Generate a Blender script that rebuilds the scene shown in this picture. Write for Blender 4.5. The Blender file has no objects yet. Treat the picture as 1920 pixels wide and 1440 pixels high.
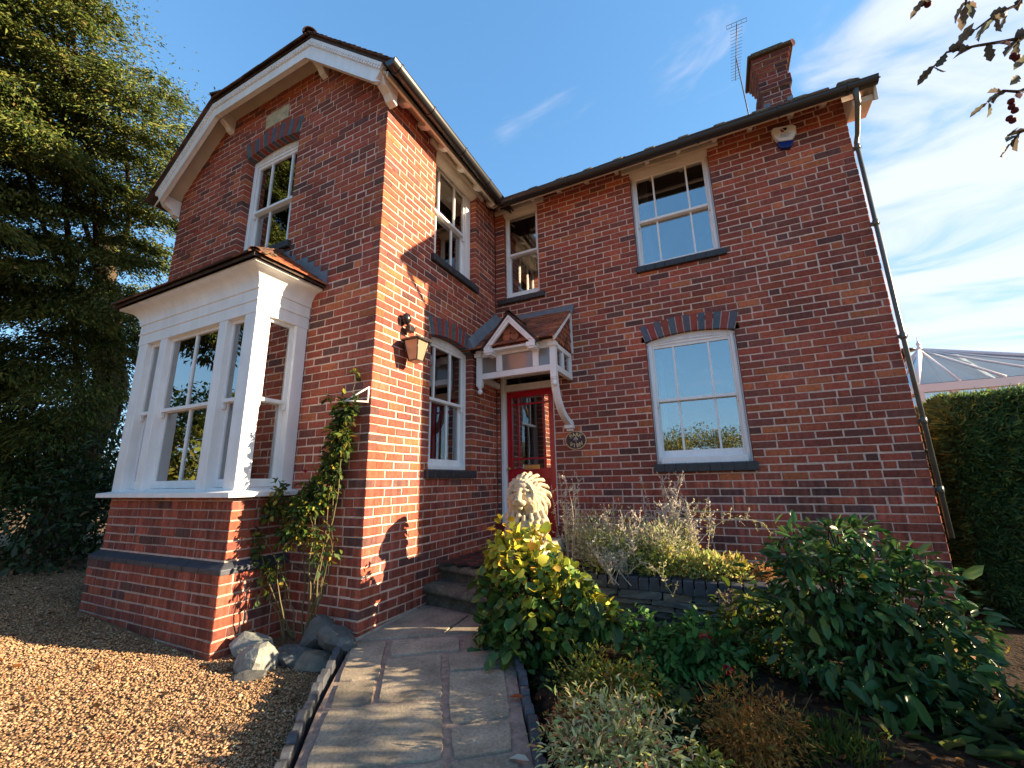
import bpy, bmesh, math, random
import numpy as np
from mathutils import Vector, Matrix, noise as mnoise
random.seed(7); RNG = np.random.default_rng(11)
S = bpy.context.scene
COL = S.collection
R_ = math.radians
# ------------------------------------------------------------------ core dimensions (metres)
D, W, RX = 2.315, 3.83, 4.30          # left block projects D in front of the right wing; widths
GC = .077                             # brick course
CXL = -W/2
CAM = Vector((2.650, -4.983, .885))
def gz(x, y):                         # drive / garden level
    return -.385 - .055*max(-5.5, min(1.2, x))
def pz(x, y): return -.265 + .055*(y+2.3)

# ------------------------------------------------------------------ materials
MATS = {}
def mat(name, base=(.5,.5,.5), attr=False, rough=.6, spec=.4, metal=0, var=None, bump=None, trans=0, streak=None, var2=None):
    m = bpy.data.materials.new(name); m.use_nodes = True
    nt = m.node_tree; n = nt.nodes; l = nt.links
    b = n['Principled BSDF']; out = n['Material Output']
    b.inputs['Roughness'].default_value = rough
    b.inputs['Specular IOR Level'].default_value = spec
    b.inputs['Metallic'].default_value = metal
    tc = n.new('ShaderNodeTexCoord')
    if attr:
        a = n.new('ShaderNodeVertexColor'); a.layer_name = 'Col'; col = a.outputs['Color']
    else:
        rgb = n.new('ShaderNodeRGB'); rgb.outputs[0].default_value = (*base, 1); col = rgb.outputs[0]
    def mul(col, scale, amt, detail=6, mapscale=None, dark=None):
        nz = n.new('ShaderNodeTexNoise'); nz.inputs['Scale'].default_value = scale; nz.inputs['Detail'].default_value = detail
        src = tc.outputs['Object']
        if mapscale:
            mp = n.new('ShaderNodeMapping'); mp.inputs['Scale'].default_value = mapscale
            l.new(src, mp.inputs['Vector']); src = mp.outputs['Vector']
        l.new(src, nz.inputs['Vector'])
        mr = n.new('ShaderNodeMapRange'); mr.inputs[1].default_value = .3; mr.inputs[2].default_value = .7
        mr.inputs[3].default_value = 1-amt; mr.inputs[4].default_value = 1+amt
        l.new(nz.outputs['Fac'], mr.inputs[0])
        mx = n.new('ShaderNodeMix'); mx.data_type = 'RGBA'; mx.blend_type = 'MULTIPLY'; mx.inputs[0].default_value = 1
        l.new(col, mx.inputs[6]); l.new(mr.outputs[0], mx.inputs[7]); return mx.outputs[2]
    if var: col = mul(col, *var)
    if var2: col = mul(col, *var2)
    if streak:       # (scale, amount, mapping scale)
        col = mul(col, streak[0], streak[1], 3, streak[2])
    l.new(col, b.inputs['Base Color'])
    if bump:
        nz = n.new('ShaderNodeTexNoise'); nz.inputs['Scale'].default_value = bump[0]; nz.inputs['Detail'].default_value = 8
        l.new(tc.outputs['Object'], nz.inputs['Vector'])
        bp = n.new('ShaderNodeBump'); bp.inputs['Strength'].default_value = bump[1]; bp.inputs['Distance'].default_value = bump[2] if len(bump) > 2 else .01
        l.new(nz.outputs['Fac'], bp.inputs['Height']); l.new(bp.outputs[0], b.inputs['Normal'])
    if trans:
        t = n.new('ShaderNodeBsdfTranslucent'); l.new(col, t.inputs['Color'])
        ms = n.new('ShaderNodeMixShader'); ms.inputs[0].default_value = trans
        l.new(b.outputs[0], ms.inputs[1]); l.new(t.outputs[0], ms.inputs[2]); l.new(ms.outputs[0], out.inputs['Surface'])
    MATS[name] = m
    return m
def glass_mat(name, refl=.34, tint=(.86,.9,.9), wav=.02, rough=0.0, frost=None):
    m = bpy.data.materials.new(name); m.use_nodes = True
    nt = m.node_tree; n = nt.nodes; l = nt.links
    n.remove(n['Principled BSDF']); out = n['Material Output']
    tc = n.new('ShaderNodeTexCoord')
    nz = n.new('ShaderNodeTexNoise'); nz.inputs['Scale'].default_value = 2.2; nz.inputs['Detail'].default_value = 1
    bp = n.new('ShaderNodeBump'); bp.inputs['Strength'].default_value = wav; bp.inputs['Distance'].default_value = .05
    l.new(tc.outputs['Object'], nz.inputs['Vector']); l.new(nz.outputs['Fac'], bp.inputs['Height'])
    g = n.new('ShaderNodeBsdfGlossy'); g.inputs['Roughness'].default_value = rough; l.new(bp.outputs[0], g.inputs['Normal'])
    if frost:
        t = n.new('ShaderNodeBsdfPrincipled'); t.inputs['Base Color'].default_value = (*frost, 1); t.inputs['Roughness'].default_value = .4
        wv = n.new('ShaderNodeTexNoise'); wv.inputs['Scale'].default_value = 90
        b2 = n.new('ShaderNodeBump'); b2.inputs['Strength'].default_value = .5; b2.inputs['Distance'].default_value = .004
        l.new(tc.outputs['Object'], wv.inputs['Vector']); l.new(wv.outputs['Fac'], b2.inputs['Height']); l.new(b2.outputs[0], t.inputs['Normal'])
        tl = n.new('ShaderNodeBsdfTranslucent'); tl.inputs['Color'].default_value = (*frost, 1)
        mm = n.new('ShaderNodeMixShader'); mm.inputs[0].default_value = .45
        l.new(t.outputs[0], mm.inputs[1]); l.new(tl.outputs[0], mm.inputs[2]); body = mm.outputs[0]
    else:
        t = n.new('ShaderNodeBsdfTransparent'); t.inputs['Color'].default_value = (*tint, 1); body = t.outputs[0]
    fr = n.new('ShaderNodeFresnel'); fr.inputs['IOR'].default_value = 1.5
    ad = n.new('ShaderNodeMath'); ad.operation = 'ADD'; ad.use_clamp = True; ad.inputs[1].default_value = refl
    l.new(fr.outputs[0], ad.inputs[0])
    ms = n.new('ShaderNodeMixShader'); l.new(ad.outputs[0], ms.inputs[0]); l.new(body, ms.inputs[1]); l.new(g.outputs[0], ms.inputs[2])
    l.new(ms.outputs[0], out.inputs['Surface'])
    MATS[name] = m; return m
M = MATS
mat('brick', attr=True, rough=.85, spec=.25, var=(38,.26), var2=(1.6,.20), streak=(26,.12,(1,1,.12)), bump=(160,.35,.004))
mat('brick_low', attr=True, rough=.8, spec=.3, var=(38,.24), var2=(2,.2), streak=(22,.42,(1,1,.05)), bump=(140,.35,.004))
mat('mortar', (.62,.45,.36), rough=.95, spec=.1, var=(30,.18), var2=(3,.12), bump=(220,.5,.004))
mat('white_paint', (.80,.80,.79), rough=.42, spec=.4, var=(5,.05), streak=(14,.05,(1,1,.1)), bump=(60,.06,.003))
mat('cream_paint', (.62,.56,.46), rough=.6, var=(5,.08), bump=(70,.15,.003))
mat('dark_sill', (.030,.031,.034), rough=.5, spec=.5, var=(20,.3), bump=(60,.4,.006))
mat('lead', (.16,.18,.20), rough=.5, spec=.5, var=(9,.2), bump=(30,.2,.006))
mat('roof_tile', attr=True, rough=.9, spec=.2, var=(30,.25), var2=(4,.2), bump=(120,.4,.005))
mat('moss', (.105,.078,.050), rough=1, spec=.1, var=(40,.4), bump=(90,.9,.01))
mat('black_plastic', (.012,.012,.013), rough=.28, spec=.5)
mat('pipe_grey', (.085,.092,.08), rough=.4, spec=.5, var=(6,.2))
mat('gutter_iron', (.022,.022,.023), rough=.32, spec=.55, bump=(40,.05,.003))
mat('red_gloss', (.42,.010,.018), rough=.22, spec=.55, var=(4,.05))
mat('red_plinth', (.17,.022,.018), rough=.5, var=(8,.15), bump=(60,.2,.004))
mat('brass', (.62,.42,.14), rough=.35, metal=1)
mat('plaque_brown', (.055,.028,.030), rough=.55)
mat('gold_paint', (.62,.47,.25), rough=.5, spec=.4)
mat('pale_paint', (.45,.40,.36), rough=.5)
mat('voussoir', attr=True, rough=.7, spec=.35, var=(30,.2), bump=(120,.3,.004))
mat('mortar_grey', (.40,.29,.24), rough=.95, spec=.1, var=(30,.18), var2=(3,.12), bump=(220,.5,.004))
mat('date_stone', (.44,.38,.25), rough=.95, var=(14,.22), var2=(60,.15), bump=(60,.5,.006))
mat('interior', (.10,.09,.085), rough=.9)
mat('curtain', (.68,.66,.62), rough=.9, var=(3,.08), trans=.35)
mat('blind', (.62,.64,.62), rough=.9, trans=.4)
mat('soil', (.030,.020,.013), rough=1, spec=.1, var=(22,.5), bump=(35,1,.03))
mat('drive', (.20,.13,.075), rough=1, spec=.1, var=(60,.45), var2=(2,.15), bump=(90,1,.012))
mat('pebble', attr=True, rough=.75, spec=.3, var=(80,.2))
mat('slab', attr=True, rough=.95, spec=.12, var=(5,.28), var2=(60,.22), bump=(110,.5,.005))
mat('slab_mortar', (.25,.19,.155), rough=.95, var=(25,.3), bump=(60,.6,.008))
mat('step_stone', (.125,.115,.085), rough=.95, spec=.15, var=(9,.35), var2=(45,.3), bump=(70,.7,.008))
mat('render', (.44,.40,.32), rough=.95, var=(4,.15), bump=(120,.5,.004))
mat('concrete', (.34,.28,.22), rough=.95, var=(18,.25), bump=(60,.5,.006))
mat('lion_stone', (.47,.385,.26), rough=.95, spec=.15, var=(9,.24), var2=(60,.12), bump=(90,.45,.006))
mat('rock', (.20,.22,.205), rough=.75, spec=.35, var=(7,.35), var2=(30,.25), bump=(45,.7,.012))
mat('slate', attr=True, rough=.6, spec=.4, var=(18,.3), bump=(60,.6,.008))
mat('blue_brick', (.040,.046,.060), rough=.5, spec=.45, var=(16,.3), bump=(80,.4,.005))
mat('edging', (.055,.06,.07), rough=.6, spec=.4, var=(14,.4), bump=(50,.5,.006))
mat('quarry', attr=True, rough=.5, spec=.4, var=(20,.2))
mat('leaf', attr=True, rough=.55, spec=.22, trans=.38)
mat('leaf_gloss', attr=True, rough=.38, spec=.32, trans=.22)
mat('needle', attr=True, rough=.7, spec=.15, trans=.30)
mat('flower', attr=True, rough=.6, spec=.2, trans=.3)
mat('bark', (.075,.05,.035), rough=.95, spec=.1, var=(12,.35), bump=(40,.9,.02))
mat('stem_green', (.10,.085,.03), rough=.7, var=(20,.2))
mat('stem_pale', (.50,.43,.33), rough=.8, var=(20,.15))
mat('upvc', (.72,.68,.64), rough=.35, spec=.4)
mat('alarm_white', (.74,.75,.74), rough=.4)
mat('alarm_blue', (.008,.03,.19), rough=.25, spec=.5)
mat('logo_red', (.28,.02,.05), rough=.5)
mat('logo_navy', (.012,.014,.05), rough=.5)
mat('print_grey', (.30,.34,.36), rough=.6)
mat('steel_white', (.74,.74,.72), rough=.4)
mat('aerial_metal', (.13,.10,.10), rough=.5, metal=.5)
mat('terracotta', (.30,.16,.08), rough=.9, var=(12,.3), bump=(50,.6,.01))
glass_mat('glass')
glass_mat('glass_roof', refl=.12, tint=(.72,.85,.85))
glass_mat('glass_frosted', refl=.05, rough=.15, frost=(.34,.30,.27), wav=.2)
glass_mat('glass_lantern', refl=.04, rough=.2, frost=(.52,.36,.24), wav=.1)
glass_mat('glass_dark', refl=.10, tint=(.25,.25,.25))

# ------------------------------------------------------------------ object helpers
WL = {}          # world origin of each object
def setp(o, label=None, cat=None, group=None, kind=None):
    if label: o['label'] = label
    if cat: o['category'] = cat
    if group: o['group'] = group
    if kind: o['kind'] = kind
    return o
def empty(name, loc, label, cat, group=None):
    o = bpy.data.objects.new(name, None); COL.objects.link(o); o.location = loc; o.empty_display_size = .2
    WL[o.name] = Vector(loc); return setp(o, label, cat, group)
def link(name, me, parent=None, loc=None):
    o = bpy.data.objects.new(name, me); COL.objects.link(o)
    if parent is not None:
        o.parent = parent; WL[o.name] = WL[parent.name]
    else:
        loc = Vector(loc) if loc is not None else Vector((0,0,0)); o.location = loc; WL[o.name] = loc
    return o
def base_of(V):
    V = np.asarray(V); lo, hi = V.min(0), V.max(0)
    return Vector(((lo[0]+hi[0])/2, (lo[1]+hi[1])/2, lo[2]))
class MB:
    """collects shapes in world coordinates; build() links them as ONE mesh object"""
    def __init__(s): s.v = []; s.f = []; s.c = []; s.col = (.5,.5,.5); s.sm = []; s.smooth = False
    def add(s, vs, fs, col=None):
        n = len(s.v); s.v += [tuple(p) for p in vs]; c = col or s.col
        for f in fs: s.f.append([i+n for i in f]); s.c.append(c); s.sm.append(s.smooth)
    def box(s, a, b, col=None):
        x0,y0,z0 = (min(a[i], b[i]) for i in range(3)); x1,y1,z1 = (max(a[i], b[i]) for i in range(3))
        s.add([(x0,y0,z0),(x1,y0,z0),(x1,y1,z0),(x0,y1,z0),(x0,y0,z1),(x1,y0,z1),(x1,y1,z1),(x0,y1,z1)],
              [(3,2,1,0),(4,5,6,7),(0,1,5,4),(1,2,6,5),(2,3,7,6),(3,0,4,7)], col)
    def hexa(s, p, col=None):       # 8 corner points, bottom ring then top ring
        s.add(p, [(3,2,1,0),(4,5,6,7),(0,1,5,4),(1,2,6,5),(2,3,7,6),(3,0,4,7)], col)
    def pbox(s, P, u0, u1, d0, d1, z0, z1, col=None):
        s.hexa([P(u0,d0,z0),P(u1,d0,z0),P(u1,d1,z0),P(u0,d1,z0),P(u0,d0,z1),P(u1,d0,z1),P(u1,d1,z1),P(u0,d1,z1)], col)
    def prism(s, poly, ext, col=None):   # poly: 3d points, ext: vector
        n = len(poly); e = Vector(ext)
        a = [Vector(p) for p in poly]; b = [p+e for p in a]
        s.add(a+b, [tuple(range(n-1,-1,-1)), tuple(range(n,2*n))] + [(i,(i+1)%n,n+(i+1)%n,n+i) for i in range(n)], col)
    def tube(s, pts, rad, seg=8, col=None, cap=True):
        pts = [Vector(p) for p in pts]; n = len(pts)
        rads = rad if isinstance(rad, (list,tuple)) else [rad]*n
        t0 = (pts[1]-pts[0]).normalized(); up = Vector((0,0,1)) if abs(t0.z) < .9 else Vector((1,0,0))
        vs = []; x = None
        for i,p in enumerate(pts):
            t = (pts[min(i+1,n-1)]-pts[max(i-1,0)])
            t = t.normalized() if t.length > 1e-9 else t0
            x = (t.cross(up) if x is None else (x - t*x.dot(t))); x = x.normalized() if x.length > 1e-6 else t.orthogonal().normalized()
            y = t.cross(x)
            for k in range(seg):
                a = 2*math.pi*k/seg; vs.append(p + (x*math.cos(a)+y*math.sin(a))*rads[i])
        fs = [(i*seg+k, i*seg+(k+1)%seg, (i+1)*seg+(k+1)%seg, (i+1)*seg+k) for i in range(n-1) for k in range(seg)]
        if cap: fs += [tuple(range(seg-1,-1,-1)), tuple(range((n-1)*seg, n*seg))]
        o = s.smooth; s.smooth = seg > 5; s.add(vs, fs, col); s.smooth = o
    def lathe(s, c, prof, seg=16, col=None):   # prof: (r, z) about vertical axis at c
        c = Vector(c); vs = []
        for r,z in prof:
            for k in range(seg):
                a = 2*math.pi*k/seg; vs.append(c+Vector((r*math.cos(a), r*math.sin(a), z)))
        n = len(prof)
        fs = [(i*seg+k, i*seg+(k+1)%seg, (i+1)*seg+(k+1)%seg, (i+1)*seg+k) for i in range(n-1) for k in range(seg)]
        fs += [tuple(range(seg-1,-1,-1)), tuple(range((n-1)*seg, n*seg))]
        o = s.smooth; s.smooth = True; s.add(vs, fs, col); s.smooth = o
    def ball(s, c, r, seg=10, col=None):
        if not isinstance(r, (tuple,list)): r = (r,r,r)
        vs = []; ring = seg//2
        for i in range(1, ring):
            t = math.pi*i/ring
            for k in range(seg):
                a = 2*math.pi*k/seg
                vs.append((c[0]+r[0]*math.sin(t)*math.cos(a), c[1]+r[1]*math.sin(t)*math.sin(a), c[2]+r[2]*math.cos(t)))
        nt = len(vs); vs += [(c[0],c[1],c[2]+r[2]), (c[0],c[1],c[2]-r[2])]
        fs = [(i*seg+k,(i+1)*seg+k,(i+1)*seg+(k+1)%seg,i*seg+(k+1)%seg) for i in range(ring-2) for k in range(seg)]
        fs += [(nt,k,(k+1)%seg) for k in range(seg)] + [(nt+1,(ring-2)*seg+(k+1)%seg,(ring-2)*seg+k) for k in range(seg)]
        o = s.smooth; s.smooth = True; s.add(vs, fs, col); s.smooth = o
    def build(s, name, m, parent=None, bevel=0, loc=None):
        if parent is None and loc is None: loc = base_of(s.v)
        org = WL[parent.name] if parent is not None else Vector(loc)
        V = np.array(s.v, dtype=np.float64) - np.array(org)
        me = bpy.data.meshes.new(name); me.from_pydata(V.tolist(), [], s.f)
        me.polygons.foreach_set('use_smooth', s.sm)
        lc = np.repeat(np.array([(*c[:3],1.) for c in s.c], dtype=np.float32), [len(f) for f in s.f], axis=0)
        ca = me.color_attributes.new('Col', 'FLOAT_COLOR', 'CORNER'); ca.data.foreach_set('color', lc.ravel())
        me.materials.append(MATS[m]); me.update()
        o = link(name, me, parent, loc)
        if bevel:
            b = o.modifiers.new('b', 'BEVEL'); b.width = bevel; b.segments = 2; b.limit_method = 'ANGLE'; b.angle_limit = R_(40)
        return o
def np_mesh(name, V, F, C, m, parent=None, loc=None, smooth=False):
    """V (n,3) world; F (m,k) same-size faces; C (m,3) face colours"""
    V = np.asarray(V, dtype=np.float64); F = np.asarray(F, dtype=np.int32)
    if parent is None and loc is None: loc = base_of(V)
    org = np.array(WL[parent.name] if parent is not None else Vector(loc))
    me = bpy.data.meshes.new(name); k = F.shape[1]
    me.vertices.add(len(V)); me.vertices.foreach_set('co', (V-org).astype(np.float32).ravel())
    me.loops.add(F.size); me.loops.foreach_set('vertex_index', F.ravel())
    me.polygons.add(len(F)); me.polygons.foreach_set('loop_start', np.arange(0, F.size, k, dtype=np.int32))
    me.polygons.foreach_set('loop_total', np.full(len(F), k, dtype=np.int32))
    if smooth: me.polygons.foreach_set('use_smooth', np.ones(len(F), dtype=bool))
    me.update(calc_edges=True)
    ca = me.color_attributes.new('Col', 'FLOAT_COLOR', 'CORNER')
    cc = np.concatenate([np.repeat(C, k, axis=0), np.ones((len(F)*k,1))], axis=1).astype(np.float32)
    ca.data.foreach_set('color', cc.ravel())
    me.materials.append(MATS[m]); me.validate()
    return link(name, me, parent, loc)
# ---- leaves: positions, axis dirs, normals -> folded leaf blades
T_OVAL = (np.array([(0,0,0),(0,.45,-.02),(0,1,-.10),(-.42,.28,.10),(-.40,.66,.06),(.42,.28,.10),(.40,.66,.06)]),
          np.array([(0,1,4,3),(1,2,4,4),(0,5,6,1),(1,6,2,2)]))
T_ROUND = (np.array([(0,0,0),(0,.5,-.03),(0,1,-.06),(-.5,.3,.10),(-.42,.78,.06),(.5,.3,.10),(.42,.78,.06)]),
          np.array([(0,1,4,3),(1,2,4,4),(0,5,6,1),(1,6,2,2)]))
T_DIAM = (np.array([(0,0,0),(-.5,.45,.10),(0,1,-.12),(.5,.45,.10)]), np.array([(0,3,2),(0,2,1)]))
def nrm(a): return a/np.maximum(np.linalg.norm(a, axis=1, keepdims=True), 1e-9)
def blades(name, m, P, A, N, L, Wd, C, T=T_DIAM, parent=None, loc=None):
    P = np.asarray(P); A = nrm(np.asarray(A)); n = len(P)
    X = nrm(np.cross(A, N)); Z = np.cross(X, A)
    L = np.broadcast_to(L, (n,))[:,None,None]; Wd = np.broadcast_to(Wd, (n,))[:,None,None]
    tv, tf = T; k = len(tv)
    V = P[:,None,:] + X[:,None,:]*tv[None,:,0:1]*Wd + A[:,None,:]*tv[None,:,1:2]*L + Z[:,None,:]*tv[None,:,2:3]*L
    F = (np.arange(n)*k)[:,None,None] + tf[None]
    CC = np.repeat(C, len(tf), axis=0)
    F = F.reshape(-1, tf.shape[1]); V = V.reshape(-1,3)
    if tf.shape[1] == 4:                       # degenerate quads -> split in triangles
        q = F; tri = np.concatenate([q[:,[0,1,2]], q[:,[0,2,3]]]); CC = np.concatenate([CC,CC])
        keep = (tri[:,0]!=tri[:,1])&(tri[:,1]!=tri[:,2])&(tri[:,0]!=tri[:,2]); F = tri[keep]; CC = CC[keep]
    return np_mesh(name, V, F, CC, m, parent, loc)
def rnd_dirs(n, rng=RNG): return nrm(rng.normal(size=(n,3)))
def palette(n, cols, wts, jit=.22, rng=RNG):
    cols = np.array(cols, dtype=float); w = np.array(wts, float); w /= w.sum()
    c = cols[rng.choice(len(cols), n, p=w)]
    return np.clip(c*(1+rng.normal(size=(n,1))*jit)*(1+rng.normal(size=(n,3))*jit*.3), .003, .9)
def ell_points(n, c, r, inner=.55, rng=RNG, up=None):
    d = rnd_dirs(n, rng); rad = inner+(1-inner)*rng.random((n,1))**.6
    return np.array(c)+d*rad*np.array(r), d
# ------------------------------------------------------------------ brickwork
B_RED, B_DARK, B_ORG, B_BLK, B_PLUM = (.315,.078,.046),(.185,.062,.047),(.39,.115,.052),(.125,.054,.046),(.245,.066,.046)
def brick_col(r, low=False):
    t = r.random()
    if low: c = B_RED if t < .5 else B_PLUM if t < .8 else B_DARK if t < .93 else B_BLK
    else:   c = B_RED if t < .44 else B_PLUM if t < .72 else B_DARK if t < .86 else B_ORG if t < .96 else B_BLK
    k = r.uniform(.82, 1.2)
    return tuple(v*k*r.uniform(.95,1.06) for v in c)
def brick_wall(name, P, k0, k1, ends, openings, parent, seed, low_k=None, dark=1.0, mortar_mat='mortar', mortar=True, mortar_parent=None, m='brick', depth=.10, closers=True, name_m='mortar'):
    """courses k0..k1-1; ends(k, zmid) -> (a, b) or None; openings: functions zmid -> (a, b) or None"""
    r = random.Random(seed); mb = MB(); mo = MB(); prev = []; nlow = 0
    J = .0062
    for k in range(k0, k1):
        zb, zt = k*GC, (k+1)*GC; zm = (zb+zt)/2
        if low_k is not None and k == low_k: nlow = len(mb.f)
        e = ends(k, zm)
        if e is None: prev = []; continue
        iv = [e]
        for op in openings:
            q = op(zm)
            if q is None: continue
            nv = []
            for a,b in iv:
                if q[1] <= a or q[0] >= b: nv.append((a,b)); continue
                if q[0]-a > .02: nv.append((a,q[0]))
                if b-q[1] > .02: nv.append((q[1],b))
            iv = nv
        joints = []
        for a,b in iv:
            # mortar bed of this course
            ma = a+(.005 if a != e[0] else .004); mbb = b-(.005 if b != e[1] else .004)
            mo.pbox(P, ma, mbb, .0065, depth+.01, zb, zt)
            x = a; first = True
            while x < b-.012:
                rem = b-x
                if rem <= .125: w = rem
                else:
                    opts = []
                    for w0,pr in ((.226,1.0),(.107,.42)):
                        w0 *= r.uniform(.975,1.02)
                        d = min([abs(x+w0-j) for j in prev] or [9])
                        sc = pr*r.random() + (0 if d > .045 else -1.2)
                        if first and closers: sc += (1 if (w0 > .15) == (k%2==0) else 0)
                        if 0 < rem-w0 < .05: w0 = rem; sc -= .3
                        opts.append((sc, min(w0, rem)))
                    w = max(opts)[1]
                    if w > .25: w = rem*.5
                first = False
                u0, u1 = x, x+w
                endb = u1 >= b-.001
                g0 = 0 if x == a else J; g1 = 0 if endb else J
                c = tuple(q_*dark for q_ in brick_col(r, low_k is not None and k < low_k))
                jz = r.uniform(-.0016,.0016)+.004*mnoise.noise(Vector((x*1.3,k*.21,seed))); d0 = r.uniform(-.0015,.0025); ch = r.uniform(.003,.007)
                a0,a1 = u0+g0+(r.uniform(-.001,.002) if g0 else 0), u1-g1-(r.uniform(-.001,.002) if g1 else 0)
                b0,b1 = zb+J+jz+r.uniform(-.002,.002), zt-J+jz+r.uniform(-.002,.002)
                q = [r.uniform(-.0034,.0034) for _ in range(8)]
                vs = [P(a0+ch+q[0],d0,b0+ch+q[1]),P(a1-ch+q[2],d0,b0+ch+q[3]),P(a1-ch+q[4],d0,b1-ch+q[5]),P(a0+ch+q[6],d0,b1-ch+q[7]),
                      P(a0,d0+ch,b0),P(a1,d0+ch,b0),P(a1,d0+ch,b1),P(a0,d0+ch,b1),
                      P(a0,depth,b0),P(a1,depth,b0),P(a1,depth,b1),P(a0,depth,b1)]
                mb.add(vs, [(0,1,2,3),(4,5,1,0),(5,6,2,1),(6,7,3,2),(7,4,0,3),(8,9,5,4),(9,10,6,5),(10,11,7,6),(11,8,4,7)], c)
                joints.append(u1); x = u1
        prev = joints
    o = mb.build(name, m, parent)
    if nlow:
        o.data.materials.append(MATS['brick_low']); mi = np.zeros(len(mb.f), dtype=np.int32); mi[:nlow] = 1; o.data.polygons.foreach_set('material_index', mi)
    if mortar: mo.build('mortar', mortar_mat, mortar_parent or o)
    return o
def arch_fn(u0, u1, zs, rise):
    h = (u1-u0)/2; c = (u0+u1)/2; Rr = (h*h+rise*rise)/(2*rise); zc = zs+rise-Rr
    return lambda u: zc+math.sqrt(max(0, Rr*Rr-(u-c)**2)), Rr, zc, c
def opening(u0, u1, z0, z1, rise=0, ring=.10):
    if not rise: return lambda z: (u0,u1) if z0 < z < z1 else None
    f, Rr, zc, c = arch_fn(u0, u1, z1, rise)
    def fn(z):
        if z <= z0: return None
        if z < z1: return (u0,u1)
        Ro = Rr+ring; dz = z-zc
        if dz >= Ro: return None
        h = math.sqrt(Ro*Ro-dz*dz); h = min(h, (u1-u0)/2+.045)
        return (c-h, c+h)
    return fn
def P_front(u,d,z): return (u, d, z)                 # right wing, faces -y
def P_gable(u,d,z): return (u, -D+d, z)
def P_side(u,d,z): return (-d, u, z)                 # faces +x, u = y
HOUSE = empty('brick_house', (1.2,-1.0,-.4), 'two storey red brick Victorian house with white sash windows and a white bay', 'house')

# ------------------------------------------------------------------ sash windows
def voussoirs(P, u0, u1, zs, rise, hgt, parent, n=13, name='window_arch', side=.045):
    f, Rr, zc, c = arch_fn(u0, u1, zs, rise); mb = MB(); mo = MB()
    hs = math.asin(min(1,((u1-u0)/2)/Rr)); r = random.Random(int(abs(u0)*1000))
    Ri, Ro = Rr, Rr+hgt
    # radial splay a little wider at the ends, like skewbacks
    for i in range(n):
        a0 = -hs+2*hs*i/n; a1 = -hs+2*hs*(i+1)/n; g = .0045/Rr
        def pt(a, R2, k):    # k: splay factor
            return (c+R2*math.sin(a)*(1+ (k and side*abs(math.sin(a))/max(.01,R2*math.sin(hs)) )), zc+R2*math.cos(a))
        blue = i % 2 == 0
        col = tuple(v*r.uniform(.85,1.15) for v in ((.085,.098,.125) if blue else (.27,.055,.038)))
        p = [pt(a0+g,Ri,0),pt(a1-g,Ri,0),pt(a1-g,Ro,1),pt(a0+g,Ro,1)]
        d0 = -.004+r.uniform(-.001,.001)
        vs = [P(u,d0,z) for u,z in p]+[P(u,.10,z) for u,z in p]
        mb.add(vs, [(0,1,2,3),(4,5,1,0),(5,6,2,1),(6,7,3,2),(7,4,0,3)], col)
        p = [pt(a0,Ri+.003,0),pt(a1,Ri+.003,0),pt(a1,Ro-.003,1),pt(a0,Ro-.003,1)]
        vs = [P(u,.001,z) for u,z in p]+[P(u,.099,z) for u,z in p]
        mo.add(vs, [(0,1,2,3),(4,5,1,0),(6,7,3,2),(7,4,0,3),(5,6,2,1)])
    o = mb.build(name, 'voussoir', parent)
    mo.build('arch_joints', 'mortar', parent)
    return o
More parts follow.
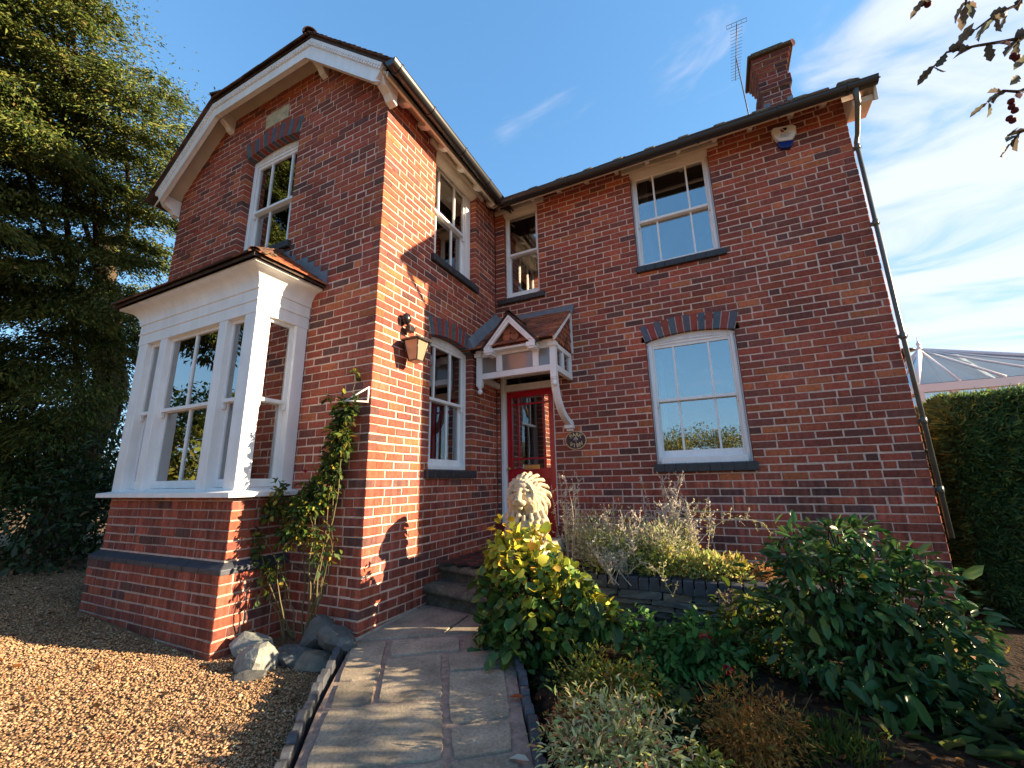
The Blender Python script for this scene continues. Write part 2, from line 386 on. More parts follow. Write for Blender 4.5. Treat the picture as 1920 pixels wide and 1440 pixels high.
def sash_window(P, op, glass, zm, bars, recess, parent, rise=0, name='window', frame_u=None, frame_z=None, sill=None, sill_m='dark_sill', horns=True, label=None, stile=.035, rail_b=.075, onto=None):
    """op = (u0,u1,z0,z1) clear opening in the wall; glass=(g0,g1,gz0,gz1)"""
    u0,u1,z0,z1 = op; g0,g1,h0,h1 = glass
    f0,f1 = frame_u or (u0,u1); fz0,fz1 = frame_z or (z0,z1)
    d = recess; s0,s1 = g0-stile, g1+stile
    mb = MB()
    mb.pbox(P, f0, s0+.003, d, d+.11, fz0, fz1+ (rise if rise else 0)*.2); mb.pbox(P, s1-.003, f1, d, d+.11, fz0, fz1+(rise if rise else 0)*.2)
    mb.pbox(P, f0+.018, s0+.012, d-.012, d, fz0+.02, fz1); mb.pbox(P, s1-.012, f1-.018, d-.012, d, fz0+.02, fz1)   # staff beads
    mb.pbox(P, s0, s1, d-.03, d+.11, fz0, h0-rail_b)                                     # timber sill
    zh = h1+stile
    if rise:      # arched head infill
        f,_,_,_ = arch_fn(u0, u1, z1, rise); n = 12
        pts = [(f0+(f1-f0)*i/n) for i in range(n+1)]
        def zz(u): return (f(min(max(u,u0),u1)) + .012)
        for i in range(n):
            a,b = pts[i],pts[i+1]
            for (dd0,dd1,zz0,zoff) in ((d,d+.10,zh-.002,0),):
                p = [P(a,dd0,zz0),P(b,dd0,zz0),P(b,dd1,zz0),P(a,dd1,zz0),P(a,dd0,zz(a)),P(b,dd0,zz(b)),P(b,dd1,zz(b)),P(a,dd1,zz(a))]
                mb.hexa(p)
            # two thin mouldings following the curve
            for t,pr in ((.35,.012),(.62,.008)):
                za, zb2 = zh+(zz(a)-.012-zh)*t, zh+(zz(b)-.012-zh)*t
                mb.hexa([P(a,d-pr,za-.006),P(b,d-pr,zb2-.006),P(b,d,zb2-.006),P(a,d,za-.006),P(a,d-pr,za+.006),P(b,d-pr,zb2+.006),P(b,d,zb2+.006),P(a,d,za+.006)])
    else:
        mb.pbox(P, s0, s1, d, d+.11, zh, fz1)
    w = onto or mb.build(name, 'white_paint', parent, bevel=.004)
    if label: w['label'] = label
    def sash(dd, za, zb, rb, rt, nm, barlist):
        m2 = MB(); th = .038
        m2.pbox(P, s0, g0, dd, dd+th, za-rb, zb+rt); m2.pbox(P, g1, s1, dd, dd+th, za-rb, zb+rt)
        m2.pbox(P, g0, g1, dd, dd+th, za-rb, za); m2.pbox(P, g0, g1, dd, dd+th, zb, zb+rt)
        for bx in barlist: m2.pbox(P, bx-.011, bx+.011, dd+.002, dd+th-.004, za, zb)
        if nm == 'upper_sash' and horns:
            for a,b in ((s0+.003,g0-.004),(g1+.004,s1-.003)):
                m2.hexa([P(a,dd+.006,za-rb-.055),P(b,dd+.006,za-rb-.055),P(b,dd+.03,za-rb-.055),P(a,dd+.03,za-rb-.055),P(a,dd,za-rb),P(b,dd,za-rb),P(b,dd+th,za-rb),P(a,dd+th,za-rb)])
        o = m2.build(nm, 'white_paint', w, bevel=.003)
        g = MB(); g.pbox(P, g0-.004, g1+.004, dd+.017, dd+.021, za-.004, zb+.004); g.build('pane', 'glass', w)
        return o
    sash(d+.012, zm+.018, h1, .034, stile+.001, 'upper_sash', bars)
    sash(d+.052, h0, zm-.018, rail_b, .034, 'lower_sash', bars)
    if sill:
        a,b,sz0,sz1,pr = sill; m3 = MB(); n = max(3, round((b-a)/.115)); r = random.Random(int(1000*abs(a)))
        for i in range(n):
            x0 = a+(b-a)*i/n; x1 = a+(b-a)*(i+1)/n; j = r.uniform(-.003,.003)
            m3.hexa([P(x0+.002,-pr+j,sz0),P(x1-.002,-pr+j,sz0),P(x1-.002,.12,sz0),P(x0+.002,.12,sz0),
                     P(x0+.002,-pr+j,sz1-.014),P(x1-.002,-pr+j,sz1-.014),P(x1-.002,.12,sz1+.004),P(x0+.002,.12,sz1+.004)])
        m3.pbox(P, a+.003, b-.003, -pr+.006, .11, sz0+.004, sz1-.018)
        m3.build('sill', sill_m, w, bevel=.008)
    return w
def curtain(name, P, a, b, d, z0, z1, label, m='curtain', folds=5, cat='curtain'):
    n = folds*8; V = []; F = []
    for i in range(n+1):
        t = i/n; u = a+(b-a)*t; dd = d+.018*math.sin(t*folds*2*math.pi)+.006*math.sin(t*17)
        V += [P(u,dd,z0),P(u,dd*1.0+.0,z1)]
    F = [(2*i,2*i+2,2*i+3,2*i+1) for i in range(n)]
    o = np_mesh(name, V, F, np.tile((.7,.7,.7),(n,1)), m, smooth=True)
    so = o.modifiers.new('t','SOLIDIFY'); so.thickness = .004
    return setp(o, label, cat)

# openings ---------------------------------------------------------
W1 = (2.015,2.965,1.00,2.470); W2 = (2.01,2.945,3.43,4.80); W3 = (.148,.690,3.42,4.80)
S1 = (-1.49,-.645,1.00,2.450); S2 = (-1.48,-.56,3.40,4.80)
G1 = (-2.36,-1.385,3.50,4.975)
DOOR = (.045,.83,.0,2.30)
BAYO = (-2.72,-1.10,.9,2.6)
ex_front = lambda k,z: ((.0 if True else 0), RX-(0 if k%2==0 else .1015))
fw = brick_wall('front_wall', P_front, -8, 64, lambda k,z: (0.0, RX-(0 if k%2==0 else .1025)),
    [opening(*W1,rise=.06), opening(*W2), opening(*W3), opening(*DOOR)], HOUSE, 21, low_k=11)
sw = brick_wall('side_wall', P_side, -8, 64, lambda k,z: (-D+(0 if k%2==0 else .1025), 0.0),
    [opening(*S1,rise=.06), opening(*S2)], HOUSE, 22, low_k=12)
def gab(k,z):
    b = 0-(.1025 if k%2==0 else 0); a = -W
    if z > 4.86:
        h = .93+(5.80-z)/.86 + .03
        a = max(a, CXL-h); b = min(b, CXL+h)
        if z > 5.80: return None
    return (a,b)
gw = brick_wall('gable_wall', P_gable, -8, 76, gab, [opening(*G1,rise=.06), opening(-2.80,-1.00,.86,2.80)], HOUSE, 23, low_k=12)
# unseen sides of the house: end wall of the right wing, back and far side
bw = brick_wall('end_wall', lambda u,d,z: (RX-d, u, z), -8, 64, lambda k,z: (0.0+(.1025 if k%2==0 else 0), 3.0), [], HOUSE, 24, closers=False)
mb = MB(); mb.box((RX-.11,.11,4.9),(RX-.01,3.0,4.95))
mb.prism([(RX-.10,.11,4.93),(RX-.10,2.9,4.93),(RX-.10,1.35,6.2)], (.098,0,0)); mb.build('end_gable', 'brick', HOUSE)
mb = MB(); mb.col = B_RED
mb.box((-W,-D+.11,-.6),(-W+.1,3.0,4.9)); mb.box((-W+.1,2.9,-.6),(RX-.11,3.0,4.9)); mb.build('back_wall', 'brick', HOUSE)
mb = MB(); mb.box((-W+.1,-D+.12,4.93),(-.12,2.9,4.96)); mb.box((-.11,.12,4.93),(RX-.12,2.9,4.96))
mb.box((-W+.1,-D+.12,2.72),(-.12,2.9,2.9)); mb.box((-.11,.12,2.72),(RX-.12,2.9,2.9))
mb.box((-W+.1,-D+.12,.0),(-.12,2.9,.1)); mb.box((-.11,.12,.0),(RX-.12,2.9,.1)); mb.box((-.13,.15,.1),(-.05,2.9,2.72)); mb.box((1.2,.15,.1),(1.28,2.9,2.72)); mb.box((1.2,.15,2.9),(1.28,2.9,4.93))
mb.build('floor_slab', 'interior', HOUSE)
# soot-dark concrete haunch at the outer corner
mb = MB(); mb.hexa([(-.18,-D-.06,-.45),(.05,-D-.06,-.45),(.05,-1.62,-.40),(-.18,-1.62,-.40),(-.17,-D-.03,-.262),(.02,-D-.03,-.262),(.02,-1.62,-.222),(-.17,-1.62,-.222)])
mb.build('footing', 'concrete', HOUSE, bevel=.01)

w1 = sash_window(P_front, W1, (2.097,2.890,1.187,2.387), 1.760, (2.310,2.684), .06, HOUSE, rise=.06, frame_z=(1.04,2.47), sill=(1.985,3.002,.945,1.045,.045))
voussoirs(P_front, W1[0], W1[1], W1[3], .06, .195, w1)
w2 = sash_window(P_front, W2, (2.080,2.875,3.534,4.722), 4.103, (2.285,2.680), .06, HOUSE, frame_z=(3.44,4.80), sill=(1.99,3.0,3.360,3.450,.045))
w3 = sash_window(P_front, W3, (.205,.632,3.549,4.742), 4.135, (), .06, HOUSE, frame_z=(3.42,4.80), sill=(.045,.770,3.335,3.425,.045))
s1 = sash_window(P_side, S1, (-1.50,-.705,1.135,2.390), 1.785, (-1.26,-.946), .105, HOUSE, rise=.06, frame_u=(-1.57,-.625), frame_z=(1.02,2.45), sill=(-1.55,-.60,.925,1.02,.045))
voussoirs(P_side, S1[0], S1[1], S1[3], .06, .20, s1)
s2 = sash_window(P_side, S2, (-1.475,-.690,3.52,4.735), 4.132, (-1.25,-.906), .105, HOUSE, frame_u=(-1.55,-.54), frame_z=(3.41,4.80), sill=(-1.535,-.535,3.315,3.415,.045))
g1 = sash_window(P_gable, G1, (-2.270,-1.400,3.62,4.872), 4.235, (-2.025,-1.642), .105, HOUSE, rise=.06, frame_u=(-2.365,-1.305), frame_z=(3.52,4.975), sill=(-2.42,-1.315,3.43,3.525,.045))
voussoirs(P_gable, G1[0], G1[1], G1[3], .06, .215, g1, n=13)
for w,P,a,b in ((w2,P_front,1.915,3.07),(w3,P_front,0.012,.80),(s2,P_side,-1.62,-.40)):
    m2 = MB(); m2.pbox(P, a, b, -.035, .05, 4.802, 4.872)
    # cove under the lintel board back to the frame
    u0,u1 = (a+.095,b-.125) if w is not w3 else (.15,.69)
    if w is s2: u0,u1 = -1.48,-.56
    n = 6; prev = None
    for i in range(n):
        t0,t1 = i/n*math.pi/2,(i+1)/n*math.pi/2
        q0 = (-.022+.08*(1-math.cos(t0)), 4.802-.055*math.sin(t0)); q1 = (-.022+.08*(1-math.cos(t1)), 4.802-.055*math.sin(t1))
        m2.hexa([P(u0,q0[0],q0[1]-.012),P(u1,q0[0],q0[1]-.012),P(u1,.09,q1[1]-.012),P(u0,.09,q1[1]-.012),P(u0,q0[0],q0[1]),P(u1,q0[0],q0[1]),P(u1,.09,q1[1]+.0005),P(u0,.09,q1[1]+.0005)])
    m2.build('lintel', 'cream_paint', w, bevel=.006)
# curtains and blinds behind the glass: things that hang inside
curtain('curtain', P_gable, -2.26, -2.0, .30, 3.55, 4.9, 'pale curtain drawn to the left inside the arched gable window')
curtain('curtain', P_front, .42, .62, .32, 3.5, 4.85, 'white curtain inside the small first floor window by the inner corner', folds=3)
curtain('curtain', P_front, 2.08, 2.19, .26, 3.5, 4.85, 'white curtain at the edge of the upper right window', folds=2)
curtain('curtain', P_front, 2.09, 2.16, .26, 1.1, 2.45, 'white curtain at the edge of the arched lower right window', folds=2)
curtain('curtain', P_side, -.86, -.70, .30, 3.45, 4.85, 'pale curtain inside the first floor window of the sunlit side wall', folds=3)
o = curtain('roman_blind', P_side, -1.5, -.7, .26, 2.02, 2.45, 'white roman blind half lowered behind the arched window by the porch', m='blind', folds=2, cat='blind')

# ------------------------------------------------------------------ door and porch floor
mb = MB()
P = P_front
mb.pbox(P, .045,.118,.03,.14,.12,2.30); mb.pbox(P, .805,.832,.03,.14,.12,2.30)
mb.pbox(P, .118,.805,.03,.14,2.262,2.30); mb.pbox(P, .118,.805,.03,.14,2.075,2.165)
mb.pbox(P, .06,.10,.012,.03,.36,2.28)
door = mb.build('door', 'white_paint', HOUSE, bevel=.005)
mb = MB()
X0,X1,Y0 = .122,.800,.07
zt,zbm = 2.07,.14
def rb(a,b,c,d,dd=0): mb.pbox(P, a, b, Y0+dd, Y0+.045, c, d)
rb(X0,X0+.075,zbm,zt); rb(X1-.075,X1,zbm,zt)
rb(X0+.075,X1-.075,1.985,zt); rb(X0+.075,X1-.075,.90,1.04); rb(X0+.075,X1-.075,zbm,.40)
rb(.425,.500,.40,.90)
mb.pbox(P, X0+.07, X1-.07, Y0+.02, Y0+.03, .39, .92)     # recessed lower panels
for a,b in ((X0+.105,.40),(.525,X1-.105)): mb.pbox(P, a, b, Y0+.008, Y0+.021, .45, .86)
for bx in (.286,.650): mb.pbox(P, bx-.012, bx+.012, Y0+.004, Y0+.04, 1.04, 1.985)
for bz in (1.890,1.165): mb.pbox(P, X0+.075, X1-.075, Y0+.006, Y0+.038, bz-.012, bz+.012)
leaf = mb.build('door_leaf', 'red_gloss', door, bevel=.004)
mb = MB(); mb.pbox(P, X0+.07, X1-.07, Y0+.018, Y0+.022, 1.03, 1.99); mb.build('door_glass', 'glass', door)
mb = MB(); mb.pbox(P, .12, .80, .07, .074, 2.165, 2.262); mb.build('fanlight', 'glass_dark', door)
mb = MB(); mb.pbox(P, .365,.580, Y0-.010, Y0, 1.045-.02, 1.10-.02+.005); mb.pbox(P, .385,.56, Y0-.016, Y0-.010, 1.043, 1.067); mb.build('letterplate', 'brass', door, bevel=.003)
mb = MB(); mb.tube([P(.165,Y0,1.04),P(.165,Y0-.04,1.04)], .010, 8); mb.ball(P(.165,Y0-.055,1.04), .024); mb.build('door_handle', 'brass', door)
mb = MB(); mb.pbox(P, -.0,.86,-.10,.12,.05,.135); mb.pbox(P, .004,.118,-.06,.03,.13,.355); mb.pbox(P, .808,.90,-.06,.0,.13,.355); mb.build('door_plinth', 'red_plinth', door, bevel=.006)
mb = MB(); mb.pbox(P, .0,.9,.9,.95,.1,2.7); mb.build('hall_wall', 'interior', door)
# ------------------------------------------------------------------ bay window
YB = -2.84; BX0, BX1 = -2.91, -.90
def P_bay(u,d,z): return (u, YB+d, z)
def P_bays(u,d,z): return (BX1-d, u, z)
def P_bayl(u,d,z): return (BX0+d, u, z)
mb = MB()
for a,b in ((BX0,-2.74),(-2.475,-2.35),(-1.45,-1.325),(-1.06,BX1)): mb.pbox(P_bay, a, b, 0, .11, .84, 2.42)
for a,b in ((-2.74,-2.475),(-2.35,-1.45),(-1.325,-1.06)):
    mb.pbox(P_bay, a, b, .004, .11, 2.40, 2.42); mb.pbox(P_bay, a, b, .018, .12, .835, .872)
for Pq in (P_bays, P_bayl):
    mb.pbox(Pq, YB+.11, -2.715, 0, .11, .84, 2.42); mb.pbox(Pq, -2.435, -D-.002, 0, .11, .84, 2.42)
    mb.pbox(Pq, -2.715, -2.435, .004, .11, 2.40, 2.42); mb.pbox(Pq, -2.715, -2.435, .018, .12, .835, .872)
# small pilaster beads
for a in (-2.745,-2.335,-1.465,-1.055): pass
BAY = mb.build('bay_window', 'white_paint', HOUSE, bevel=.004)
for (a,b,bars) in ((-2.74,-2.475,()),(-2.35,-1.45,(-1.90,)),(-1.325,-1.06,())):
    sash_window(P_bay, (a,b,.86,2.40), (a+.030,b-.030,.945,2.365), 1.635, bars, .034, HOUSE, onto=BAY, rail_b=.07)
for Pq in (P_bays, P_bayl):
    sash_window(Pq, (-2.715,-2.435,.86,2.40), (-2.679,-2.471,.945,2.365), 1.635, (), .022, HOUSE, onto=BAY, rail_b=.07)
def ring_profile(prof, mbx):
    """extrude an (out, z) profile round the three sides of the bay with mitred corners"""
    for i in range(len(prof)-1):
        (o0,z0),(o1,z1) = prof[i], prof[i+1]
        q = lambda o,z: [(BX0-o,-D+.0,z),(BX0-o,YB-o,z),(BX1+o,YB-o,z),(BX1+o,-D+.0,z)]
        a,b = q(o0,z0), q(o1,z1)
        for k in range(3): mbx.add([a[k],a[k+1],b[k+1],b[k]], [(0,1,2,3)])
mb = MB()
cov = [(-.01,2.397),(.006,2.397),(.006,2.505),(.016,2.508),(.018,2.522),(.009,2.530),(.009,2.618),(.020,2.622),(.022,2.640)]
for i in range(1,9):
    t = i/8*math.pi/2; cov.append((.022+.125*(1-math.cos(t)), 2.640+.135*math.sin(t)))
cov += [(.165,2.778),(.165,2.800),(.0,2.802)]
ring_profile(cov, mb); mb.build('cornice', 'white_paint', BAY)
mb = MB(); ring_profile([(.0,.795),(.082,.797),(.085,.80),(.085,.834),(.080,.838),(.0,.852),(-.06,.852)], mb); mb.build('sill', 'white_paint', BAY)
# brick base: upper part, blue chamfered plinth course, wider lower part
def P_bb(o): return (lambda u,d,z: (u, YB+.005-o+d, z)), (lambda u,d,z: (BX1-.005+o-d, u, z)), (lambda u,d,z: (BX0+.005-o+d, u, z))
for o,ka,kb,nm,sd in ((.0,4,10,'bay_brickwork',41),(.062,-8,3,'bay_plinth_brickwork',42)):
    f,s_,l_ = P_bb(o); xa,xb = BX0+.005-o, BX1-.005+o; ya = YB+.005-o
    brick_wall(nm, f, ka, kb+1 if o == 0 else kb, lambda k,z,xa=xa,xb=xb: (xa, xb-(0 if k%2 else .1025)), [], BAY, sd, low_k=99, m='brick_low', dark=.80, mortar_mat='mortar_grey', mortar_parent=BAY)
    brick_wall(nm, s_, ka, kb+1 if o == 0 else kb, lambda k,z,ya=ya: (ya+(.1025 if k%2 else 0), -D), [], BAY, sd+5, low_k=99, m='brick_low', dark=.80, mortar_mat='mortar_grey', mortar_parent=BAY)
    brick_wall(nm, l_, ka, kb+1 if o == 0 else kb, lambda k,z,ya=ya: (ya+.1025, -D), [], BAY, sd+7, low_k=99, m='brick_low', dark=.80, mortar_mat='mortar_grey', mortar_parent=BAY)
mb = MB(); r = random.Random(5)
def band(Pf, a, b, m0, m1):      # chamfered blue bricks; mitres m0/m1 = extra length of lower edge
    n = round((b-a)/.225)
    for i in range(n):
        x0, x1 = a+(b-a)*i/n, a+(b-a)*(i+1)/n
        e0 = m0 if i == 0 else 0; e1 = m1 if i == n-1 else 0; g = .003
        j = r.uniform(-.002,.002)
        p = [Pf(x0+g-e0,-.066+j,.222),Pf(x1-g+e1,-.066+j,.222),Pf(x1-g,.08,.222),Pf(x0+g,.08,.222),
             Pf(x0+g-e0,-.066+j,.262),Pf(x1-g+e1,-.066+j,.262),Pf(x1-g,.004+j,.312),Pf(x0+g,.004+j,.312)]
        mb.hexa(p)
f,s_,l_ = P_bb(0)
band(f, BX0+.005, BX1-.005, .066, .066); band(s_, YB+.005, -D, .066, 0); band(l_, YB+.005, -D, .066, 0)
mb.build('plinth_band', 'blue_brick', BAY, bevel=.004)
mb = MB(); ring_profile([(-.003,.300),(.004,.316),(-.003,.320)], mb); mb.build('band_mortar', 'mortar', BAY)
mb = MB(); mb.box((BX0+.13,YB+.13,.1),(BX1-.13,-D+.05,.14)); mb.build('bay_floor', 'interior', BAY); mb = MB(); mb.box((BX0+.10,YB+.10,2.42),(BX1-.10,-D+.1,2.60)); mb.build('bay_ceiling', 'interior', BAY)
curtain('curtain', P_bay, -2.30, -2.08, .22, .9, 2.4, 'long pale curtain drawn to the left behind the wide middle sash of the bay', folds=3)

# ------------------------------------------------------------------ tiled roofs
def tile_col(r, red=False):
    t = r.random()
    c = ((.30,.098,.052) if t < .5 else (.20,.078,.052) if t < .8 else (.36,.14,.075)) if red else ((.115,.062,.045) if t < .6 else (.075,.05,.042) if t < .85 else (.17,.085,.055))
    k = r.uniform(.75,1.2); return tuple(v*k for v in c)
def tiles(mb, O, ex, ey, poly, tw=.165, gauge=.10, th=.014, red=False, seed=1, lift=.0):
    """individual plain tiles over a convex polygon given in (s, t) along ex, ey from O"""
    O,ex,ey = Vector(O),Vector(ex).normalized(),Vector(ey).normalized(); n = ex.cross(ey).normalized()
    if n.z < 0: n = -n
    r = random.Random(seed); ts = [p[1] for p in poly]; t = min(ts); row = 0
    def span(t):
        xs = []
        for i in range(len(poly)):
            (a,b),(c,d) = poly[i], poly[(i+1)%len(poly)]
            if (b-t)*(d-t) <= 0 and abs(b-d) > 1e-9: xs.append(a+(c-a)*(t-b)/(d-b))
        return (min(xs),max(xs)) if len(xs) >= 2 else None
    while t < max(ts)-.02:
        sp = span(min(t+gauge*.5, max(ts)-.005))
        if sp:
            s = sp[0] - (tw*.5 if row%2 else 0)
            while s < sp[1]-.01:
                a,b = max(s,sp[0])+.0015, min(s+tw,sp[1])-.0015
                if b-a > .01:
                    j = r.uniform(-.004,.004); z = r.uniform(0,.005)+lift; ln = gauge*1.75
                    t1 = min(t+ln, max(ts)+.02)
                    p = lambda s_,t_,h: O+ex*s_+ey*t_+n*h
                    mb.hexa([p(a,t+j,th*.9+z),p(b,t+j,th*.9+z+r.uniform(-.002,.002)),p(b,t1,.001+z),p(a,t1,.001+z),
                             p(a,t+j,th*1.9+z),p(b,t+j,th*1.9+z),p(b,t1,th+z),p(a,t1,th+z)], tile_col(r, red))
                s += tw
        t += gauge; row += 1
YF = -D-.265
mL, ZR = .86, 6.69
def zl(h): return ZR-mL*h
mb = MB(); mb.col = (.07,.05,.04)
HE, HK, YR = 2.20, .93, -1.80
for sg in (1,-1):
    pts = [(CXL+sg*HE,YF,zl(HE)),(CXL+sg*HK,YF,zl(HK)),(CXL,YR,ZR),(CXL,3.3,ZR),(CXL+sg*HE,3.3,zl(HE))]
    mb.prism(pts, (0,0,-.035))
mb.prism([(CXL-HK,YF,zl(HK)),(CXL+HK,YF,zl(HK)),(CXL,YR,ZR)], (0,0,-.035))
RZ0, RM, RYR = 4.735, .85, .98
def zr(y): return RZ0+RM*(y+.28)
mb.prism([(.20,-.30,zr(-.30)),(RX+.2,-.30,zr(-.30)),(RX+.2,RYR,zr(RYR)),(-1.40,RYR,zr(RYR))], (0,0,-.035))
mb.prism([(RX+.2,RYR,zr(RYR)),(-1.40,RYR,zr(RYR)),(-1.40,3.3,zr(RYR)-.8*1.95),(RX+.2,3.3,zr(RYR)-.8*1.95)], (0,0,-.035))
for sg in (1,-1):
    ln = math.hypot(1,mL)
    O = (CXL+sg*HE, YF, zl(HE)); ey = (-sg,0,mL); 
    tiles(mb, O, (0,1,0), ey, [(-.03,-.04),(3.3-YF,-.04),(3.3-YF,HE*ln),(YR-YF,HE*ln),(-.03,(HE-HK)*ln)], seed=3+sg)
hl = math.hypot(YR-YF, ZR-zl(HK))
tiles(mb, (CXL-HK,YF,zl(HK)), (1,0,0), (0,YR-YF,ZR-zl(HK)), [(-.02,-.04),(2*HK+.02,-.04),(HK,hl)], seed=9)
ln = math.hypot(1,RM)
tiles(mb, (0,-.30,zr(-.30)), (1,0,0), (0,1,RM), [(.24,-.03),(RX+.22,-.03),(RX+.22,(RYR+.3)*ln),(-1.35,(RYR+.3)*ln)], seed=12)
roof = mb.build('roof', 'roof_tile', HOUSE)
mb = MB(); r = random.Random(4)        # ridge and hip tiles
def halfpipe(mb, a, b, rad, n, lap=.0):
    a,b = Vector(a),Vector(b); t = (b-a); L = t.length; t.normalize(); side = t.cross(Vector((0,0,1))).normalized(); up = side.cross(t)
    for i in range(n):
        s0,s1 = L*i/n+.004, L*(i+1)/n-.004
        pr = []
        for k in range(9):
            an = math.pi*k/8; pr.append(side*math.cos(an)*rad+up*(math.sin(an)*rad*.85-.03))
        p0 = a+t*s0+up*r.uniform(-.006,.006); p1 = a+t*s1+up*r.uniform(-.006,.006)
        v = [p0+q for q in pr]+[p1+q for q in pr]+[p0+q*.82 for q in pr]+[p1+q*.82 for q in pr]
        m = 9
        f = [(k,k+1,m+k+1,m+k) for k in range(8)]+[(2*m+k+1,2*m+k,3*m+k,3*m+k+1) for k in range(8)]+[(k+1,k,2*m+k,2*m+k+1) for k in range(8)]+[(m+k,m+k+1,3*m+k+1,3*m+k) for k in range(8)]
        mb.add(v, f, tile_col(r))
halfpipe(mb, (CXL,YR,ZR+.03), (CXL,3.2,ZR+.03), .10, 11)
for sg in (1,-1): halfpipe(mb, (CXL+sg*(HK+.02),YF-.02,zl(HK)+.03), (CXL,YR,ZR+.04), .085, 3)
mb.build('ridge_tiles', 'roof_tile', roof); mb = MB()
halfpipe(mb, (-1.2,RYR,zr(RYR)+.02), (RX+.2,RYR,zr(RYR)+.02), .10, 13)
mb.build('ridge_tiles', 'roof_tile', roof)
mb = MB()                               # mossy raised tiles along the eaves of the right wing
x = .62; r = random.Random(8)
while x < RX+.05:
    w = .17; z0 = zr(-.28)+.03; y0 = -.335
    mb.hexa([(x,y0,z0-.02),(x+w,y0,z0-.02),(x+w,y0+.2,z0+.16),(x,y0+.2,z0+.16),(x+.025,y0+.01,z0+.045),(x+w-.025,y0+.01,z0+.045),(x+w-.025,y0+.2,z0+.225),(x+.025,y0+.2,z0+.225)], tile_col(r))
    o = mb.build('eaves_tile', 'moss', roof, bevel=.012); mb = MB(); x += .40


# ------------------------------------------------------------------ barge boards, soffits, rafters, gutters
mb = MB(); md = MB(); ms = MB()
def hpath():   # (x, ztop) of the barge along its top edge
    return [(CXL-2.06,zl(2.06)-.045),(CXL-.945,zl(.945)-.045),(CXL+.945,zl(.945)-.045),(CXL+2.06,zl(2.06)-.045)]
def band_poly(y0, y1, t0, t1, mbx):      # strip of the gable outline between depths t0..t1 below the top edge (vertical)
    p = hpath()
    # inset so that the strip keeps its width on slopes and flat
    k = 1.20
    xs = [p[0][0],p[1][0],p[2][0],p[3][0]]; zs = [q[1] for q in p]
    inn = .40
    top = [(xs[0]+0*t0,zs[0]-t0*k),(xs[1]+t0*inn,zs[1]-t0),(xs[2]-t0*inn,zs[2]-t0),(xs[3],zs[3]-t0*k)]
    bot = [(xs[0]+t1*.55,zs[0]-t1*k+t1*.55*mL),(xs[1]+t1*inn,zs[1]-t1),(xs[2]-t1*inn,zs[2]-t1),(xs[3]-t1*.55,zs[3]-t1*k+t1*.55*mL)]
    for i in range(3):
        a,b,c,d = top[i],top[i+1],bot[i+1],bot[i]
        mbx.hexa([(d[0],y0,d[1]),(c[0],y0,c[1]),(c[0],y1,c[1]),(d[0],y1,d[1]),(a[0],y0,a[1]),(b[0],y0,b[1]),(b[0],y1,b[1]),(a[0],y1,a[1])])
    return top,bot
YBg = -D-.24
band_poly(YBg, YBg+.045, .0, .205, mb)
band_poly(YBg-.022, YBg-.001, -.004, .030, mb)
band_poly(YBg-.012, YBg-.001, .178, .212, mb)
top,bot = band_poly(YBg-.010, YBg-.001, .030, .062, mb)
for i in range(3):       # dentils
    (xa,za),(xb,zb2) = top[i],top[i+1]
    L = math.hypot(xb-xa,zb2-za); n = int(L/.047); tx,tz = (xb-xa)/L,(zb2-za)/L
    for k in range(n):
        s0 = L*(k+.28)/n; s1 = L*(k+.78)/n
        nx,nz = tz,-tx
        if nz > 0: nx,nz = -nx,-nz
        def q(s,h): return (xa+tx*s+nx*h, za+tz*s+nz*h)
        a,b,c,d = q(s0,.034),q(s1,.034),q(s1,.0),q(s0,.0)
        mb.hexa([(a[0],YBg-.024,a[1]),(b[0],YBg-.024,b[1]),(b[0],YBg-.009,b[1]),(a[0],YBg-.009,a[1]),(d[0],YBg-.024,d[1]),(c[0],YBg-.024,c[1]),(c[0],YBg-.009,c[1]),(d[0],YBg-.009,d[1])])
barge = mb.build('barge_board', 'white_paint', HOUSE)
band_poly(YBg+.045, -D+.02, .035, .05, ms); ms.build('gable_soffit', 'cream_paint', HOUSE)
mb = MB()
for (x,z,sw_) in ((CXL-2.0,zl(2.0)-.10,.10),(CXL-.90,zl(.93)-.08,.09),(CXL+.90,zl(.93)-.08,.09),(CXL+1.97,zl(1.97)-.10,.10)):
    # scrolled purlin end
    pr = [(-D+.02,0),(YBg+.045,0),(YBg+.045,-.10),(YBg+.08,-.155),(-D-.09,-.185),(-D-.05,-.235),(-D+.02,-.255)]
    mb = MB(); mb.prism([(x-sw_/2,y,z+dz) for y,dz in pr], (sw_,0,0)); mb.build('purlin_bracket', 'white_paint', HOUSE, bevel=.01)
mb = MB()
mb.box((.16,YF+.05,4.742),(.185,-.35,4.80)); mb.box((.40,-.265,4.705),(RX+.2,-.24,4.775))      # fascia boards
mb.build('fascia', 'cream_paint', HOUSE)
mb = MB()
mb.hexa([(.0,YF+.05,4.90),(.17,YF+.05,4.78),(.17,-.1,4.78),(.0,-.1,4.90),(.0,YF+.05,4.92),(.17,YF+.05,4.80),(.17,-.1,4.80),(.0,-.1,4.92)])
mb.hexa([(.1,-.25,4.765),(RX+.2,-.25,4.765),(RX+.2,.0,4.93),(.1,.0,4.93),(.1,-.25,4.785),(RX+.2,-.25,4.785),(RX+.2,.0,4.95),(.1,.0,4.95)])
mb.build('eaves_soffit', 'cream_paint', HOUSE)
for y in (-2.152,-1.82,-1.463,-1.069,-.66,-.243):
    m2 = MB(); m2.prism([(0,y-.035,4.90),(.10,y-.035,4.855),(.14,y-.035,4.835),(.150,y-.035,4.81),(.135,y-.035,4.785),(.09,y-.035,4.785),(0,y-.035,4.83)], (0,.07,0))
    m2.build('rafter_end', 'white_paint', HOUSE, bevel=.008)
